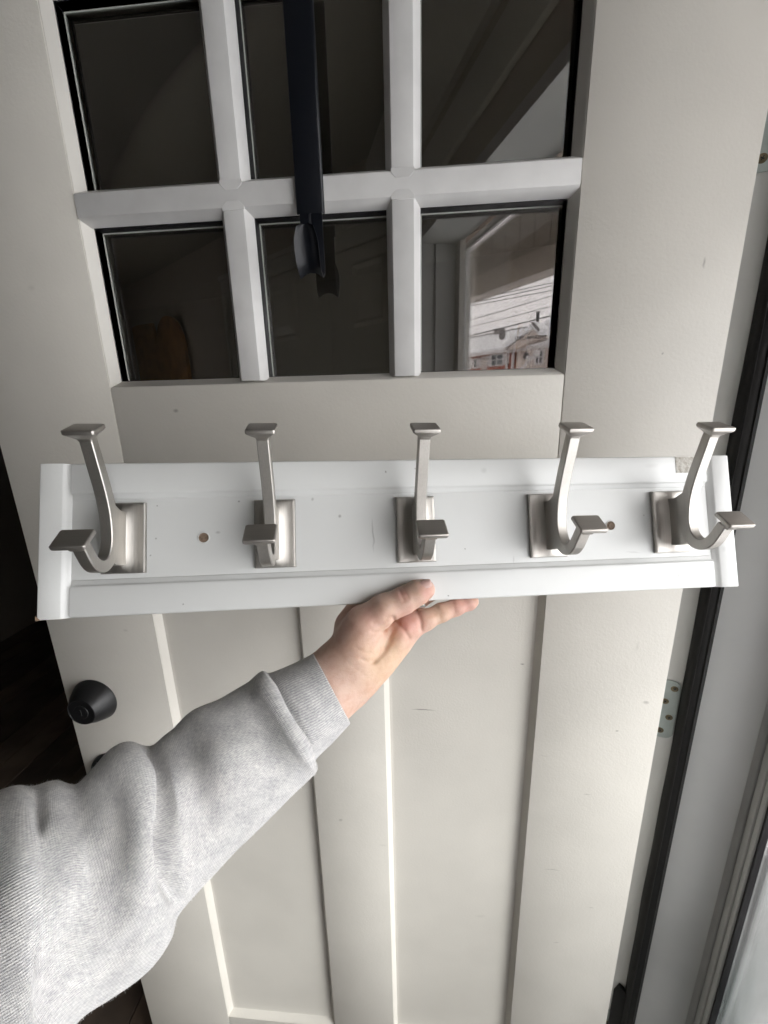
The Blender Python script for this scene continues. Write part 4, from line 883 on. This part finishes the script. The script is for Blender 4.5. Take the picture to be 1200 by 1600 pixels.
# raking gable over the joint: a sloping slab of roof seen from its underside
ga, gz = uf(803, 546); gb, gz2 = uf(850, 505)
MB().prism([(ga, gz-.02), (gb, gz2-.25), (gb+.30, gz2-.55), (gb+.34, gz2-.30), (gb+.05, gz2), (ga, gz+.20)], lambda a, b, t: XB(a, t, b), .05, .75).build('rake_gable', M['snow'], hB)
MB().prism([(ga+.1, gz-.06), (ga+.75, gz-.06), (gb+.28, gz2-.62), (gb+.02, gz2-.28)], lambda a, b, t: XB(a, t, b), .02, .70).build('rake_soffit', M['beige'], hB)
MB().prism([(gb+.0, gz2-.0), (gb+.36, gz2-.34), (gb+.30, gz2-.42), (gb-.04, gz2-.08)], lambda a, b, t: XB(a, t, b), .751, .80).build('barge_board', M['roofdark'], hB)
def flue(h, X, px, y0, y1, w_, off, m, cap=True):
    a, z0 = uf(px, y1, off); _, z1 = uf(px, y0, off)
    c = part('chimney', m, h, (a-w_,off-w_,z0-.6), (a+w_,off+w_,z1), X)
    if cap: part('chimney_cap', M['roofdark'], c, (a-w_*1.3,off-w_*1.3,z1+.001), (a+w_*1.3,off+w_*1.3,z1+.06), X)
flue(hA, XA, 726, 524, 540, .16, -3.0, M['chim']); flue(hA, XA, 779, 516, 536, .19, -3.3, M['chim']); flue(hB, XB, 839, 489, 512, .055, -3.0, M['pipe']); flue(hB, XB, 867, 488, 512, .055, -3.0, M['pipe'])
a, z0 = uf(782, 553, .9); c0 = np.array(XA(a, .75, zA1+.55))
MB().lathe([(.02,0),(.10,.02),(.17,.06),(.19,.10),(.18,.11),(.13,.07),(.02,.03)], c0, tuple(np.array(MIR(F0+NF))-np.array(MIR(F0))), 20).build('satellite_dish', M['roofdark'], hA, auto=rad(40))
# dish mast / white service pipe near the house corner
sp_ = empty('service_mast', 'white bent service pipe with round fittings before the beige house', 'pipe', VF(uA1-.6, 2.2, ZG)); so_ = np.array(sp_.location)
def mpt(px, py): return np.array(MIR(hit(px, py, F0+NF*2.2, NF)))-so_
MB().tube([mpt(790,592), mpt(806,583), mpt(820,571), mpt(829,561), mpt(832,558)], .055, 8).build('pipe', M['trimwhite'], sp_, smooth=True)
MB().tube([mpt(822,557), mpt(828,560), mpt(834,558), mpt(838,552)], .08, 8).build('bracket', M['trimwhite'], sp_, smooth=True)
MB().lathe([(.01,-.13),(.10,-.1),(.14,0),(.10,.1),(.01,.13)], mpt(838,552), (0,0,1), 14).build('fitting', M['trimwhite'], sp_, smooth=True)
MB().lathe([(.01,-.12),(.08,-.1),(.11,0),(.08,.1),(.01,.12)], mpt(822,556), (0,0,1), 14).build('fitting', M['pipe'], sp_, smooth=True)
struct(MB().box((sp_.location[0]-.3, sp_.location[1]-.3, ZG+.001), (sp_.location[0]+.3, sp_.location[1]+.3, ZG+.1)).build('snow_mound', M['snow']))
# bare trees behind the brick house
def tree(px, py, off, hgt, seed, label):
    rng = random.Random(seed); a, z1 = uf(px, py, off); t = empty('bare_tree', label, 'tree', VF(a, off, ZG), group='bare trees behind the brick house')
    tr, br = MB(), MB(); H = z1-ZG
    tr.tube([(0,0,0),(.05,0,H*.3),(0,.05,H*.62)], [.16,.12,.07], 7)
    def grow(p, d, L, r, dep):
        q_ = p+d*L; br.tube([p, (p+q_)/2+np.array([rng.uniform(-.05,.05)*L for _ in range(3)]), q_], [r, r*.8, r*.55], 4)
        if dep: 
            for _ in range(3):
                nd = d+np.array([rng.uniform(-.75,.75), rng.uniform(-.75,.75), rng.uniform(-.25,.5)]); nd /= np.linalg.norm(nd); grow(q_, nd, L*rng.uniform(.6,.8), r*.55, dep-1)
    for k in range(7):
        an = rng.uniform(0, 6.28); d = np.array([math.cos(an)*.7, math.sin(an)*.7, rng.uniform(.5,1)]); d /= np.linalg.norm(d); grow(np.array([0,.03,H*rng.uniform(.35,.6)]), d, H*.16, .05, 4)
    tr.build('trunk', M['bark'], t, smooth=True); br.build('branches', M['bark'], t)
tree(765, 514, -11, 7, 3, 'bare winter tree left of the middle chimney beyond the brick house'); tree(795, 512, -12, 7, 8, 'bare winter tree right of the middle chimney beyond the brick house')
# overhead wires, each from two pixels at a chosen depth plane
wl = ['lowest heavy black wire crossing the reflected sky', 'thin wire just under the porch fascia', 'second thin wire below the fascia', 'faint wire rising from the left window edge', 'thin wire above the middle chimney', 'uppermost short wire at the right corner of the pane']
for k, (a, b, r_, dp) in enumerate([((690,534),(900,481),.014,10), ((735,473),(900,436),.010,11), ((735,477),(900,444),.010,11.4), ((690,512),(900,448),.009,12), ((690,521),(900,466),.009,12.6), ((800,455),(900,432),.010,11.7)]):
    P0 = np.array([.11, dp, 0]); nn = np.array([.15,-1,0])
    p, q_ = np.array(MIR(hit(*a, P0, nn))), np.array(MIR(hit(*b, P0, nn))); e = (q_-p); p = p-e*1.2; q_ = q_+e*1.5; sag = np.linalg.norm(q_-p)*.015
    pts_ = [p+(q_-p)*t-np.array([0,0,1])*sag*(4*t*(1-t)-.8) for t in np.linspace(0, 1, 15)]; c = pts_[7]
    wo = MB().tube([x_-c for x_ in pts_], r_, 5).build('overhead_wire', M['wire'], None, smooth=True); wo.location = c
    tag(wo, wl[k], 'wire', 'overhead wires across the street')

# maker's line on the glass, printed to be read from the room side, so reversed from here
tcv = bpy.data.curves.new('glass_print', 'FONT'); tcv.body = 'THERMA-TRU'; tcv.size = .0060; tcv.align_x = 'CENTER'; tcv.space_character = 1.05
to = bpy.data.objects.new('glass_print', tcv); COL.objects.link(to); tcv.materials.append(M['print']); to.parent = dr
px_ = hit(829, 530, (0,GY-.0004,0), (0,-1,0)); to.location = DX(px_[0], GY-.0004, px_[2]); to.rotation_euler = (rad(90), 0, rad(180))
